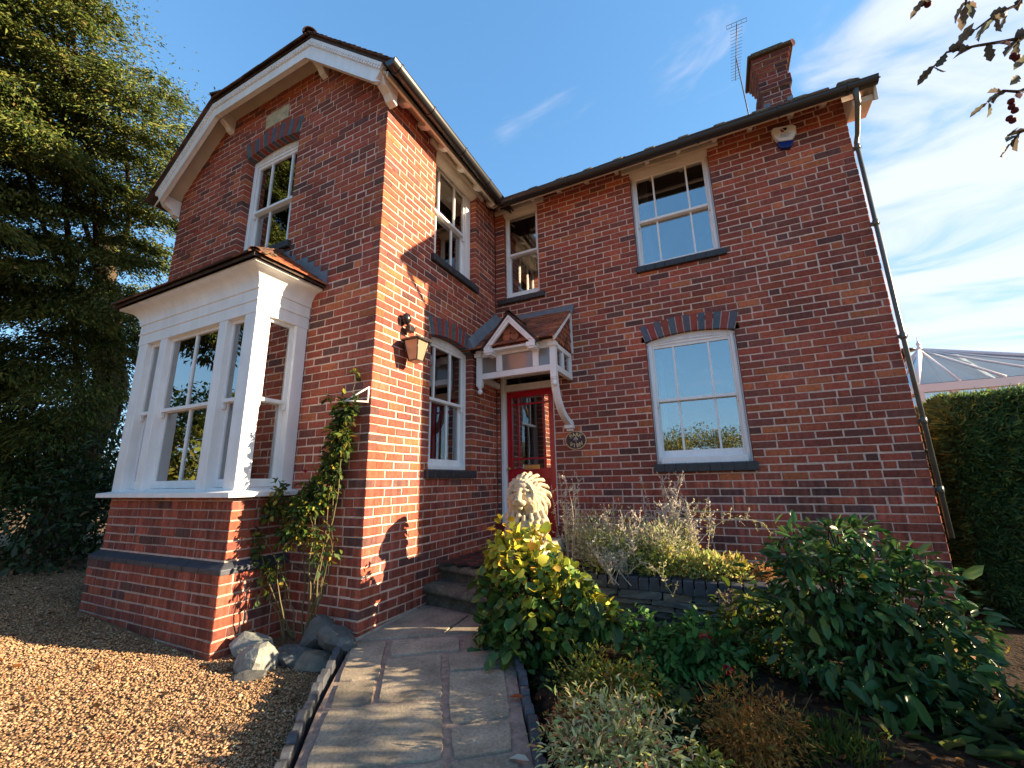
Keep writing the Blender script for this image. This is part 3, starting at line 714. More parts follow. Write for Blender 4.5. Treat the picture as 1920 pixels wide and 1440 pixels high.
for x in (.66,1.05,1.453,1.86,2.251,2.629,3.037,3.412,3.819,4.12):
    m2 = MB(); m2.prism([(x-.025,.02,4.93),(x-.025,-.08,4.885),(x-.025,-.13,4.865),(x-.025,-.14,4.845),(x-.025,-.12,4.82),(x-.025,-.07,4.82),(x-.025,.02,4.86)], (.05,0,0))
    m2.build('rafter_end', 'white_paint', HOUSE, bevel=.008)
def gutter(name, a, b, rad, brackets, ends=(True,True)):
    a,b = Vector(a),Vector(b); t = (b-a).normalized(); side = t.cross(Vector((0,0,1))).normalized(); mb = MB()
    prof = [side*(-math.cos(math.pi*k/12)*rad)+Vector((0,0,-math.sin(math.pi*k/12)*rad)) for k in range(13)]
    prof = [side*(-rad-.006)+Vector((0,0,.006))]+prof+[side*(rad+.006)+Vector((0,0,.006))]
    inn = [q*.93+Vector((0,0,.002)) for q in prof]; n = len(prof)
    v = [a+q for q in prof]+[b+q for q in prof]+[a+q for q in inn]+[b+q for q in inn]
    mb.smooth = True
    mb.add(v, [(k,k+1,n+k+1,n+k) for k in range(n-1)]+[(2*n+k+1,2*n+k,3*n+k,3*n+k+1) for k in range(n-1)])
    mb.smooth = False
    if ends[0]: mb.add([a+q for q in prof], [tuple(range(n))])
    if ends[1]: mb.add([b+q for q in prof], [tuple(range(n-1,-1,-1))])
    for s in brackets:      # joint straps
        p0 = a+t*(s-.012); p1 = a+t*(s+.012); pr = [q*1.13 for q in prof]
        mb.add([p0+q for q in pr]+[p1+q for q in pr], [(k,k+1,n+k+1,n+k) for k in range(n-1)]+[(0,n,2*n-1,n-1)])
        mb.add([p0+q for q in pr], [tuple(range(n))]); mb.add([p1+q for q in pr], [tuple(range(n-1,-1,-1))])
    return mb.build(name, 'gutter_iron', HOUSE)
gutter('gutter', (.285,YF-.03,4.795), (.285,-.30,4.775), .060, (.10,.62,1.25,1.85))
gutter('gutter', (.30,-.335,4.750), (RX+.19,-.335,4.715), .058, (.55,.95,1.75,2.55,3.35,3.95))
mb = MB()
XP, YP = RX+.032, -.008
mb.tube([(4.31,-.335,4.70),(4.31,-.335,4.60),(4.315,-.31,4.54),(4.34,-.06,4.36),(XP,YP,4.30),(XP,YP,4.22)], [.034,.027,.024,.022,.022,.022], 12)
mb.tube([(XP,YP,4.25),(XP,YP,.35)], .020, 12)
for z in (4.25,3.35,2.15,1.35,.75): mb.tube([(XP,YP,z-.035),(XP,YP,z+.025)], .025, 12); mb.box((XP-.036,YP+.01,z-.014),(XP+.036,YP+.05,z+.014))
mb.build('downpipe', 'pipe_grey', HOUSE)
# verge board of the right hand gable end, catching the sun
mb = MB(); y0,y1 = -.27,RYR
mb.prism([(RX+.17,y0,zr(y0)-.045),(RX+.17,y1,zr(y1)-.045),(RX+.17,y1,zr(y1)-.22),(RX+.17,y0+.02,zr(y0)-.20)], (.03,0,0))
mb.prism([(RX+.0,y0+.03,zr(y0)-.11),(RX+.0,y0+.28,zr(y0)+.10),(RX+.0,y0+.30,zr(y0)-.16),(RX+.0,y0+.05,zr(y0)-.16)], (.17,0,0))
mb.build('verge_board', 'cream_paint', HOUSE, bevel=.005)
# chimney stack
CX0,CX1,CY0,CY1 = 3.78,4.12,.95,1.36
def coff(k): return .025 if 80 <= k < 82 else (.022,.044,.066)[min(k-84,2)] if k >= 84 else 0
mb = MB()
for k in range(72,87):
    o = coff(k)-.007; mb.box((CX0-o,CY0-o,k*GC),(CX1+o,CY1+o,(k+1)*GC+.0004*(k%2)))
CH = mb.build('chimney', 'mortar_grey', HOUSE)
for nm,Pf,ua,ub in (('stack_brickwork',lambda u,d,z: (u,CY0-coff(int(z/GC))+d,z),CX0,CX1),('stack_brickwork',lambda u,d,z: (CX0-coff(int(z/GC))+d,u,z),CY0,CY1),('stack_brickwork',lambda u,d,z: (CX1+coff(int(z/GC))-d,u,z),CY0,CY1)):
    side = ua == CY0
    brick_wall(nm, Pf, 74, 87, lambda k,z: (ua-coff(k)+(.1025 if side else 0)+(.0 if k%2 or side else 0), ub+coff(k)), [], CH, 60+int(ua*10)+len(WL), dark=.62, mortar=False)
mb = MB(); mb.box((CX0-.11,CY0-.11,87*GC+.002),(CX1+.11,CY1+.11,87*GC+.055)); mb.hexa([(CX0-.07,CY0-.06,87*GC+.055),(CX1+.02,CY0-.06,87*GC+.055),(CX1+.02,CY1+.02,87*GC+.055),(CX0-.07,CY1+.02,87*GC+.055),(CX0-.05,CY0-.03,87*GC+.15),(CX1,CY0-.03,87*GC+.15),(CX1,CY1,87*GC+.15),(CX0-.05,CY1,87*GC+.15)])
mb.build('chimney_cap', 'moss', CH, bevel=.012)
mb = MB()
for x in (CX0,CX1-.07): mb.box((x,CY0-.012,5.80),(x+.07,CY0-.002,5.95))
mb.build('chimney_flashing', 'lead', CH)

# bay roof with hips and stepped lead flashing
mb = MB(); E0 = .205; ZE, ZT = 2.825, 3.405; TX0, TX1 = -2.31, -1.50
eFL,eFR = Vector((BX0-E0,YB-E0,ZE)),Vector((BX1+E0,YB-E0,ZE)); tL,tR = Vector((TX0,-D,ZT)),Vector((TX1,-D,ZT)); eBL,eBR = Vector((BX0-E0,-D,ZE)),Vector((BX1+E0,-D,ZE))
mb.col = (.06,.045,.04)
mb.add([eFL,eFR,tR,tL,eBL,eBR], [(0,1,2,3),(1,5,2),(0,3,4)])
v = [p-Vector((0,0,.03)) for p in (eFL,eFR,tR,tL,eBL,eBR)]; mb.add(v, [(3,2,1,0),(2,5,1),(4,3,0)])
mb.add([eFL,eFR,v[1],v[0]], [(3,2,1,0)]); mb.add([eFR,eBR,v[5],v[1]], [(3,2,1,0)]); mb.add([eBL,eFL,v[0],v[4]], [(3,2,1,0)])
ey = Vector((0,-D-eFL.y,ZT-ZE)); L = ey.length
tiles(mb, eFL, (1,0,0), ey, [(-.02,-.03),(eFR.x-eFL.x+.02,-.03),(TX1-eFL.x,L),(TX0-eFL.x,L)], seed=31, red=False)
ey = Vector((TX1-eFR.x,0,ZT-ZE)); L = ey.length
tiles(mb, eFR, (0,1,0), ey, [(-.02,-.03),(-D-eFR.y,-.03),(-D-eFR.y,L)], seed=32, red=True)
ey = Vector((TX0-eFL.x,0,ZT-ZE)); L = ey.length
tiles(mb, eFL, (0,1,0), ey, [(-.02,-.03),(-D-eFL.y,-.03),(-D-eFL.y,L)], seed=33)
mb.build('bay_roof', 'roof_tile', BAY)
mb = MB(); r = random.Random(6)
halfpipe(mb, eFR+Vector((.01,-.01,.02)), tR+Vector((0,.02,.03)), .055, 4); halfpipe(mb, eFL+Vector((-.01,-.01,.02)), tL+Vector((0,.02,.03)), .055, 4)
mb.build('hip_tiles', 'roof_tile', BAY)
mb = MB()
for i in range(26):      # moss cushions on the sunny hip
    t = RNG.random(); p = eFR.lerp(tR, t)+Vector((RNG.uniform(-.05,.10),RNG.uniform(-.02,.10),.02)); p.z = ZE+(ZT-ZE)*max(t-.02,0)+.03-max(0,(p.x-eFR.lerp(tR,t).x))*.5
    mb.ball(p, (RNG.uniform(.012,.035),RNG.uniform(.012,.035),RNG.uniform(.008,.018)), 8)
mb.build('roof_moss', 'moss', BAY)
def stepped(Pf, ua, za, ub, zb, hgt, n, parent, d=-.006):
    mbx = MB()
    for i in range(n):
        u0,u1 = ua+(ub-ua)*i/n, ua+(ub-ua)*(i+1)/n; z0,z1 = za+(zb-za)*i/n, za+(zb-za)*(i+1)/n
        zt_ = math.ceil((max(z0,z1)+hgt*.6)/GC)*GC - .004
        lo,hi = (u0,u1)
        mbx.hexa([Pf(lo,d,z0-.02),Pf(hi,d,z1-.02),Pf(hi,d+.012,z1-.02),Pf(lo,d+.012,z0-.02),Pf(lo,d,zt_),Pf(hi,d,zt_),Pf(hi,d+.012,zt_),Pf(lo,d+.012,zt_)])
    return mbx.build('lead_flashing', 'lead', parent)
stepped(P_gable, -.685, 2.84, -1.52, 3.40, .07, 8, BAY); stepped(P_gable, -3.13, 2.84, -2.30, 3.40, .07, 8, BAY)
mb = MB(); mb.hexa([(TX0-.05,-D-.05,ZT-.02),(TX1+.05,-D-.05,ZT-.02),(TX1+.05,-D+.004,ZT+.0),(TX0-.05,-D+.004,ZT+.0),(TX0-.05,-D-.05,ZT-.005),(TX1+.05,-D-.05,ZT-.005),(TX1+.05,-D+.004,ZT+.018),(TX0-.05,-D+.004,ZT+.018)])
mb.build('lead_apron', 'lead', BAY)

# ------------------------------------------------------------------ porch canopy
PY = -.62
mb = MB()
def pb(a,b,c,d,e,f): mb.box((a,c,e),(b,d,f))
pb(.045,.118,PY,PY+.065,2.03,2.47); pb(1.025,1.098,PY,PY+.065,2.03,2.47)           # corner posts
pb(.118,1.025,PY+.006,PY+.06,2.115,2.188); pb(.118,1.025,PY+.006,PY+.06,2.395,2.455)  # bottom and head rails
pb(.325,.400,PY+.003,PY+.06,2.188,2.395); pb(.810,.883,PY+.003,PY+.06,2.188,2.395)    # mullions
pb(.06,1.09,PY-.04,PY+.05,2.452,2.478)                                            # eaves plate
pb(.03,.13,PY-.03,PY+.075,2.40,2.452); pb(1.015,1.112,PY-.03,PY+.075,2.40,2.452)
for x in (1.04,):
    pb(x,x+.055,PY+.065,-.003,2.115,2.188); pb(x,x+.055,PY+.065,-.003,2.395,2.455); pb(x,x+.055,-.06,-.003,2.188,2.395); pb(x+.005,x+.05,-.345,-.285,2.188,2.395)
pb(.012,.06,PY+.065,-.003,2.115,2.188); pb(.012,.06,PY+.065,-.003,2.395,2.455)
CAN = mb.build('porch_canopy', 'white_paint', HOUSE, bevel=.004)
for a,b in ((.118,.325),(.400,.810),(.883,1.025)):
    m2 = MB(); m2.box((a-.004,PY+.028,2.184),(b+.004,PY+.034,2.399)); m2.build('pane', 'glass_frosted', CAN)
m2 = MB(); m2.box((1.062,PY+.06,2.184),(1.068,-.06,2.399)); m2.build('pane', 'glass', CAN)
m2 = MB()
for x in (.082,1.062):
    m2.lathe((x,PY+.033,1.93), [(.004,.0),(.026,.015),(.032,.035),(.024,.06),(.014,.068),(.022,.075),(.030,.085),(.030,.105)], 12)
m2.build('pendant', 'white_paint', CAN)
# curved bracket from post to wall
m2 = MB(); x0,x1 = 1.005,1.075; N_ = 14; outer=[]; inner=[]
for i in range(N_+1):
    t = i/N_*math.pi/2
    y = PY+.05+(.56)*(1-math.cos(t))*1.0; z = 2.10-.56*math.sin(t)
    outer.append((y,z))
for i in range(N_+1):
    t = i/N_; y,z = outer[i]; th = .085-.02*t
    ny,nz = math.cos(i/N_*math.pi/2), math.sin(i/N_*math.pi/2)
    inner.append((min(y+ny*th*1.0, -.006), z+nz*th))
for i in range(N_):
    a,b,c,d = outer[i],outer[i+1],inner[i+1],inner[i]
    m2.hexa([(x0,a[0],a[1]),(x1,a[0],a[1]),(x1,b[0],b[1]),(x0,b[0],b[1]),(x0,d[0],d[1]),(x1,d[0],d[1]),(x1,c[0],c[1]),(x0,c[0],c[1])])
m2.box((.985,-.10,1.50),(1.090,-.0,1.545)); m2.box((.993,-.085,1.545),(1.082,-.0,1.585)); m2.box((1.0,-.06,1.47),(1.075,0,1.50))
m2.build('bracket', 'white_paint', CAN, bevel=.004)
# main pitch
EY0, EZ0, WZ = -.745, 2.470, 3.075; sl = (WZ-EZ0)/(-EY0)
m2 = MB(); m2.col = (.08,.05,.04)
m2.prism([(.01,EY0+.03,EZ0-.0),(1.128,EY0+.03,EZ0-.0),(1.128,-.001,WZ-.025),(.01,-.001,WZ-.025)], (0,0,.016))
ey = Vector((0,-EY0,WZ-EZ0)); 
tiles(m2, (.005,EY0,EZ0-.004), (1,0,0), ey, [(0,-.01),(1.135,-.01),(1.135,ey.length-.01),(0,ey.length-.01)], tw=.135, gauge=.078, th=.011, red=True, seed=51)
m2.build('canopy_roof', 'roof_tile', CAN)
m2 = MB()     # tile hung cheek and its verge board
zz0 = 2.458
m2.col = (.16,.055,.035)
m2.prism([(1.075,PY-.02,zz0),(1.075,-.004,zz0),(1.075,-.004,WZ-.06)], (.02,0,0))
r = random.Random(3)
for j in range(8):
    z = zz0+.01+j*.068; ya = -.004-( (WZ-.09-z)/sl )
    y = -.012-(.05 if j%2 else 0)
    while y > ya+.04:
        m2.prism([(1.094,y,z+.07),(1.094,y-.095,z+.07),(1.101,y-.095,z+.025),(1.101,y-.075,z),(1.101,y-.02,z),(1.101,y,z+.025)], (.009,0,0), tile_col(r,True)); y -= .10
m2.build('tile_hung_cheek', 'roof_tile', CAN)
m2 = MB(); m2.prism([(1.112,EY0+.04,EZ0-.03),(1.112,-.002,WZ-.06),(1.112,-.002,WZ-.005),(1.112,EY0+.01,EZ0+.015)], (.018,0,0)); m2.box((1.10,-.035,2.46),(1.125,-.003,3.0)); m2.build('verge_trim', 'white_paint', CAN)
# small gablet over the door
GX, GY = .575, -.765; gh, gzb, gza = .335, 2.445, 2.815; gs = (gza-gzb)/gh
m2 = MB()
for sg in (1,-1):
    yb = EY0+(gza-EZ0)/sl
    a0 = Vector((GX,GY,gza+.035)); b0 = Vector((GX+sg*(gh+.04),GY,gzb-.012+.035-.02)); 
    a1 = Vector((GX,yb+.03,gza+.035)); b1 = Vector((GX+sg*(gh+.04),EY0+.02,gzb-.0+.01))
    m2.prism([a0,b0,b1,a1], (0,0,-.02), (.10,.06,.045))
    nrow = 6
    for j in range(nrow):
        t0,t1 = j/nrow,(j+1.5)/nrow
        p = lambda t,y,h: Vector((GX+sg*(gh+.05)*(1-t), y, (gzb-.01)+(gza+.035-gzb+.01)*t+h))
        ye = EY0+.02+(yb-EY0)*min(1,(t0+.5/nrow))
        t1 = min(t1,1)
        m2.hexa([p(t0,GY-.01,.012),p(t0,ye,.012),p(t1,ye,.002),p(t1,GY-.01,.002),p(t0,GY-.01,.024),p(t0,ye,.024),p(t1,ye,.014),p(t1,GY-.01,.014)], tuple(v*.8 for v in tile_col(r)))
halfpipe(m2, (GX,GY-.015,gza+.055), (GX,EY0+(gza-EZ0)/sl+.08,gza+.055), .045, 3)
m2.build('gablet_roof', 'roof_tile', CAN)
m2 = MB()
for sg in (1,-1):
    for (o,w_,y0,y1) in ((0,.062,GY,GY+.035),(-.004,.022,GY-.014,GY-.001)):
        p = lambda s,h: (GX+sg*s, gza+.01-gs*s+h)
        A,B,C_,D_ = p(0,o),p(gh,o),p(gh,o-w_*1.35),p(0,o-w_*1.5)
        m2.hexa([(D_[0],y0,D_[1]),(C_[0],y0,C_[1]),(C_[0],y1,C_[1]),(D_[0],y1,D_[1]),(A[0],y0,A[1]),(B[0],y0,B[1]),(B[0],y1,B[1]),(A[0],y1,A[1])])
    xx = GX+sg*(gh-.055)
    m2.box((xx-.055,GY-.012,gzb-.055),(xx+.055,PY+.02,gzb+.0)); m2.box((xx-.042,GY+.0,gzb-.078),(xx+.042,PY+.02,gzb-.055))
m2.box((GX-gh+.08,GY+.05,gzb-.02),(GX+gh-.08,PY+.02,gzb+.01))
m2.build('gablet_barge', 'white_paint', CAN, bevel=.003)
m2 = MB(); m2.col = (.15,.05,.035); yy = GY+.07
m2.prism([(GX-gh+.05,yy,gzb),(GX+gh-.05,yy,gzb),(GX,yy,gza-.05)], (0,.02,0))
for j in range(5):
    z = gzb+.012+j*.07; hw = (gza-.10-z)/gs
    n = max(1,int(2*hw/.105)+ (j%2)); 
    for i in range(n):
        xc = GX+(i-(n-1)/2)*.105
        if abs(xc-GX)+.03 > hw: continue
        yj = yy-.006-.004*(5-j)*.4
        m2.prism([(xc-.050,yj,z+.075),(xc-.050,yj-.006,z+.028),(xc-.026,yj-.006,z),(xc+.026,yj-.006,z),(xc+.050,yj-.006,z+.028),(xc+.050,yj,z+.075)], (0,.010,0), tile_col(r,True))
m2.build('gablet_tiles', 'roof_tile', CAN)
m2 = MB(); m2.hexa([(0.0,-.085,WZ-.075),(1.16,-.085,WZ-.075),(1.16,-.004,WZ-.015),(.0,-.004,WZ-.015),(0.0,-.090,WZ-.055),(1.16,-.090,WZ-.055),(1.16,-.012,WZ+.055),(.0,-.012,WZ+.055)])
m2.hexa([(1.10,-.10,WZ-.10),(1.165,-.10,WZ-.10),(1.165,-.004,WZ-.02),(1.10,-.004,WZ-.02),(1.10,-.10,WZ-.05),(1.165,-.10,WZ-.05),(1.165,-.012,WZ+.06),(1.10,-.012,WZ+.06)])
n = 6
for i in range(n):
    y0,y1 = EY0+(-EY0)*i/n, EY0+(-EY0)*(i+1)/n; z0,z1 = EZ0+(WZ-EZ0)*i/n, EZ0+(WZ-EZ0)*(i+1)/n; t_ = .09+.012*(i%2)
    m2.hexa([(.0,y0,z0),(.085,y0,z0+.02),(.085,y1,z1+.02),(.0,y1,z1),(.0,y0,z0+.13+t_*.3),(.012,y0,z0+.12+t_*.3),(.012,y1,z1+.12+t_*.3),(.0,y1,z1+.13+t_*.3)])
m2.build('lead_flashing', 'lead', CAN)
# ------------------------------------------------------------------ things fixed to the house
def text_mesh(mb, s, size, to3, depth=.004, font_off=(0,0), bold=.0):
    cu = bpy.data.curves.new('t', 'FONT'); cu.body = s; cu.size = size; cu.align_x = 'CENTER'; cu.align_y = 'CENTER'; cu.extrude = depth; cu.offset = bold
    ob = bpy.data.objects.new('t', cu); COL.objects.link(ob)
    dg = bpy.context.evaluated_depsgraph_get(); me = bpy.data.meshes.new_from_object(ob.evaluated_get(dg))
    mb.add([to3(v.co.x+font_off[0], v.co.y+font_off[1], v.co.z) for v in me.vertices], [tuple(p.vertices) for p in me.polygons])
    bpy.data.objects.remove(ob); bpy.data.curves.remove(cu); bpy.data.meshes.remove(me)
# lantern
LY, LZ = -1.90, 2.03
lan = empty('wall_lantern', (.13,LY,LZ), 'black coach lantern with peach frosted panes on the sunlit brick wall', 'lantern')
def frust(z): t = (z-LZ)/.19; return .050+.036*t
mb = MB(); a,b = frust(LZ),frust(LZ+.19); cx = .135
for z0,z1,hw in ((LZ-.012,LZ,a+.004),(LZ+.19,LZ+.205,b+.020)): mb.box((cx-hw,LY-hw,z0),(cx+hw,LY+hw,z1))
for sx in (-1,1):
    for sy in (-1,1): mb.tube([(cx+sx*a,LY+sy*a,LZ),(cx+sx*b,LY+sy*b,LZ+.19)], .006, 6)
mb.hexa([(cx-b-.018,LY-b-.018,LZ+.205),(cx+b+.018,LY-b-.018,LZ+.205),(cx+b+.018,LY+b+.018,LZ+.205),(cx-b-.018,LY+b+.018,LZ+.205),(cx-.035,LY-.035,LZ+.245),(cx+.035,LY-.035,LZ+.245),(cx+.035,LY+.035,LZ+.245),(cx-.035,LY+.035,LZ+.245)])
mb.build('lantern_frame', 'black_plastic', lan)
mb = MB(); e = .004
mb.hexa([(cx-a+e,LY-a+e,LZ),(cx+a-e,LY-a+e,LZ),(cx+a-e,LY+a-e,LZ),(cx-a+e,LY+a-e,LZ),(cx-b+e,LY-b+e,LZ+.19),(cx+b-e,LY-b+e,LZ+.19),(cx+b-e,LY+b-e,LZ+.19),(cx-b+e,LY+b-e,LZ+.19)])
mb.build('lantern_glass', 'glass_lantern', lan)
mb = MB(); mb.lathe((cx,LY,LZ+.24), [(.03,0),(.018,.012),(.012,.02),(.006,.03)], 10); mb.tube([(.0,LY-.02,LZ+.17),(.05,LY-.02,LZ+.205),(cx-.05,LY-.01,LZ+.225)], .016, 8); mb.lathe((.014,LY-.02,LZ+.11), [(.0,.0),(.014,.01),(.014,.11),(.0,.12)], 10)
mb.build('lantern_bracket', 'black_plastic', lan)
pir = empty('motion_sensor', (.05,-1.95,2.33), 'small black motion sensor on the brick wall just above the lantern', 'sensor')
mb = MB(); mb.ball((.050,-1.96,2.455), (.045,.050,.058), 14); mb.tube([(0,-1.94,2.43),(.045,-1.94,2.43)], .022, 10); mb.build('sensor_dome', 'black_plastic', pir)
mb = MB(); mb.tube([(.05,-1.94,2.41),(.06,-1.925,2.37)], .018, 8); mb.hexa([(.03,-1.95,2.325),(.09,-1.95,2.325),(.09,-1.88,2.325),(.03,-1.88,2.325),(.03,-1.955,2.385),(.095,-1.955,2.385),(.095,-1.865,2.385),(.03,-1.865,2.385)]); mb.build('sensor_eye', 'black_plastic', pir, bevel=.008)
# alarm box
al = empty('alarm_box', (3.70,-.04,4.45), 'white and blue burglar alarm box under the eaves right of the upper window', 'alarm')
oc = [(3.612,4.735),(3.640,4.752),(3.815,4.718),(3.845,4.690),(3.832,4.60),(3.788,4.535),(3.662,4.562),(3.622,4.645)]
mb = MB(); mb.prism([(x,-.060,z) for x,z in oc], (0,.06,0)); mb.build('alarm_cover', 'alarm_white', al, bevel=.010)
mb = MB(); mb.prism([(x,-.054,z) for x,z in [(3.650,4.560),(3.80,4.530),(3.795,4.50),(3.762,4.452),(3.676,4.470),(3.652,4.53)]], (0,.054,0)); mb.build('alarm_strobe', 'alarm_blue', al, bevel=.006)
def alp(x,z): return (3.728+x, -.0645, 4.622+z*.9-.19*x)
mb = MB(); mb.prism([alp(x,z) for x,z in [(-.035,.065),(-.028,.085),(.0,.048),(-.004,.033),(-.028,.040)]], (0,.003,0)); mb.build('logo', 'logo_red', al)
mb = MB(); mb.prism([alp(x,z) for x,z in [(-.012,.092),(.026,.094),(.035,.083),(.028,.078),(.018,.050),(.006,.058)]], (0,.003,0)); mb.build('logo', 'logo_navy', al)
mb = MB(); r = random.Random(9)
for row,(x0,x1,z) in enumerate(((-.030,.040,.018),(-.042,.052,-.002),(-.050,.040,-.020),(-.046,.030,-.038))):
    x = x0
    while x < x1:
        w_ = r.uniform(.004,.011); mb.prism([alp(x,z),alp(x+w_,z),alp(x+w_,z+.007),alp(x,z+.007)], (0,.003,0)); x += w_+r.uniform(.002,.005)
mb.build('print', 'print_grey', al)
# name plaque
pq = empty('name_plaque', (1.098,-.02,1.245), 'oval brown house name plaque reading PARK VIEW beside the red door', 'plaque')
pc = (1.098,1.356)
def ell(rx,rz,y,n=40): return [(pc[0]+rx*math.cos(2*math.pi*i/n), y, pc[1]+rz*math.sin(2*math.pi*i/n)) for i in range(n)]
mb = MB(); mb.prism(ell(.130,.110,-.016), (0,.016,0)); mb.build('plaque_board', 'plaque_brown', pq)
mb = MB(); a,b = ell(.132,.112,-.020),ell(.124,.104,-.020); c_ = ell(.132,.112,-.0); 
n = 40; mb.add(a+b+c_, [(i,(i+1)%n,n+(i+1)%n,n+i) for i in range(n)]+[((i+1)%n,i,2*n+i,2*n+(i+1)%n) for i in range(n)]); mb.build('plaque_rim', 'gold_paint', pq)
mb = MB()
for word,rr,sgn in (('PARK',.0,1),('VIEW',.0,-1)):
    for i,ch in enumerate(word):
        a = (i-1.5)*.46; x = .092*math.sin(a); z = sgn*(.070*math.cos(a)-.004); rot = -a*sgn*.8
        if ch == 'I': pass
        text_mesh(mb, ch, .066, lambda u,v,w,x=x,z=z,rot=rot: (pc[0]+x+(u*math.cos(rot)-v*math.sin(rot)), -.018-w, pc[1]+z+(u*math.sin(rot)+v*math.cos(rot))), .002, bold=.0012)
mb.build('plaque_lettering', 'gold_paint', pq)
mb = MB()
for (x,z,rx_) in ((0,.028,.016),(-.016,.018,.012),(.016,.018,.012),(-.022,.006,.008),(.022,.006,.008)): mb.ball((pc[0]+x,-.017,pc[1]+z), (rx_,.003,rx_*.8), 8)
mb.tube([(pc[0]+.002,-.018,pc[1]+.015),(pc[0]+.002,-.018,pc[1]-.01),(pc[0]+.010,-.018,pc[1]-.03)], .0035, 6); mb.build('plaque_tree', 'pale_paint', pq)
# date stone let into the gable
mb = MB(); mb.pbox(P_gable, -2.063,-1.633,-.006,.05,5.298,5.508)
ds = setp(mb.build('date_stone', 'date_stone', HOUSE, bevel=.004))
# white hanging bracket at the corner
mb = MB(); y0 = -D-.012
mb.tube([(-.020,y0,1.71),(-.028,y0,1.565)], .008, 6); mb.tube([(-.026,y0-.004,1.575),(-.165,y0-.13,1.575)], .007, 6); mb.tube([(-.022,y0-.004,1.70),(-.155,y0-.12,1.58)], .007, 6)
setp(mb.build('hanging_bracket', 'steel_white'), 'small white metal hanging basket bracket on the brick corner above the rose', 'bracket')
# aerial on the chimney
ae = empty('tv_aerial', (3.66,1.56,6.2), 'thin television aerial with many cross rods beside the chimney stack', 'aerial')
mb = MB(); mb.tube([(3.675,1.45,5.9),(3.70,1.93,7.93)], .009, 8); mb.box((3.665,1.30,6.10),(3.79,1.34,6.14)); mb.box((3.665,1.34,6.10),(3.70,1.50,6.14)); mb.build('mast', 'aerial_metal', ae)
mb = MB(); mb.tube([(3.70,1.36,7.96),(3.715,2.46,7.96)], .007, 8); mb.build('boom', 'aerial_metal', ae)
mb = MB()
for i in range(17):
    y = 1.45+i*.062; hw = .092-.0010*i; mb.tube([(3.70-hw+.014*(y-1.36),y,7.966),(3.70+hw+.014*(y-1.36),y,7.966)], .003, 5)
mb.build('rods', 'aerial_metal', ae)
mb = MB()
for z in (7.93,8.0): mb.tube([(3.555,1.36,z),(3.845,1.36,z)], .004, 5)
for x in (3.555,3.63,3.70,3.77,3.845): mb.tube([(x,1.36,7.93),(x,1.36,8.0)], .003, 5)
mb.build('reflector', 'aerial_metal', ae)

# ------------------------------------------------------------------ entrance steps, floor, pier and lion
st = empty('entrance_steps', (.45,-1.6,-.25), 'two worn grey stone steps with rounded nosings leading to the red door', 'steps')
def step(name, yl, yr, zb, zt, yback, nose=.045):
    mb = MB(); n = 14; f = []; 
    prof = [(.03,zb),(.03,zt-.085),(.0,zt-.075),(-.018,zt-.05),(-.02,zt-.03),(-.010,zt-.008),(.012,zt)]
    xs = np.linspace(.004,.90,15); r = random.Random(int(zt*100)); rows = []
    for x in xs:
        t = (x-.004)/.896; y = yl+(yr-yl)*t; sag = -.012*math.sin(math.pi*t)
        rows.append([(x, y+a+r.uniform(-.003,.003), z+(sag if z > zt-.07 else 0)+r.uniform(-.002,.002)) for a,z in prof]+[(x,yback,zt)])
    k = len(prof)+1; v = [p for q in rows for p in q]
    mb.smooth = True
    mb.add(v, [(i*k+j,(i+1)*k+j,(i+1)*k+j+1,i*k+j+1) for i in range(14) for j in range(k-1)])
    return mb.build(name, 'step_stone', st)
step('step', -1.50, -1.66, -.32, -.055, -1.1); step('step', -1.26, -1.48, -.10, .098, -.95)
mb = MB(); T = .115; r = random.Random(2)
ca,sa = math.cos(R_(45)),math.sin(R_(45))
for i in range(-16,17):
    for j in range(-16,17):
        c0 = (.45+(i*ca-j*sa)*T, -.65+(i*sa+j*ca)*T)
        if not (.0 < c0[0] < .90 and -1.36 < c0[1] < -.13): continue
        q = []
        for a,b in ((-.5,-.5),(.5,-.5),(.5,.5),(-.5,.5)):
            x,y = c0[0]+((a*ca-b*sa)*T*.97), c0[1]+((a*sa+b*ca)*T*.97); q.append((min(max(x,.004),.9),max(y,-1.42),.101))
        col = (.165,.042,.030) if (i+j)%2 else (.030,.026,.026)
        k = r.uniform(.8,1.15); mb.prism(q, (0,0,.008), tuple(v*k for v in col))
setp(mb.build('tiled_floor', 'quarry'), kind='structure')
mb = MB(); mb.col = (.16,.05,.035); mb.box((.004,-1.05,-.3),(.9,-.05,.100)); setp(mb.build('porch_base', 'quarry'), kind='structure')
PXa,PXb,PYa,PYb,PZ = .885,1.235,-1.66,-1.02,.352
mb = MB(); mb.box((PXa,PYa,-.34),(PXb,PYb,PZ-.002)); mb.box((PXa-.012,PYa-.012,PZ-.105),(PXb+.012,PYb+.012,PZ))
setp(mb.build('rendered_pier', 'render', bevel=.012), 'pale cream rendered pier beside the steps carrying the stone lion', 'pier')

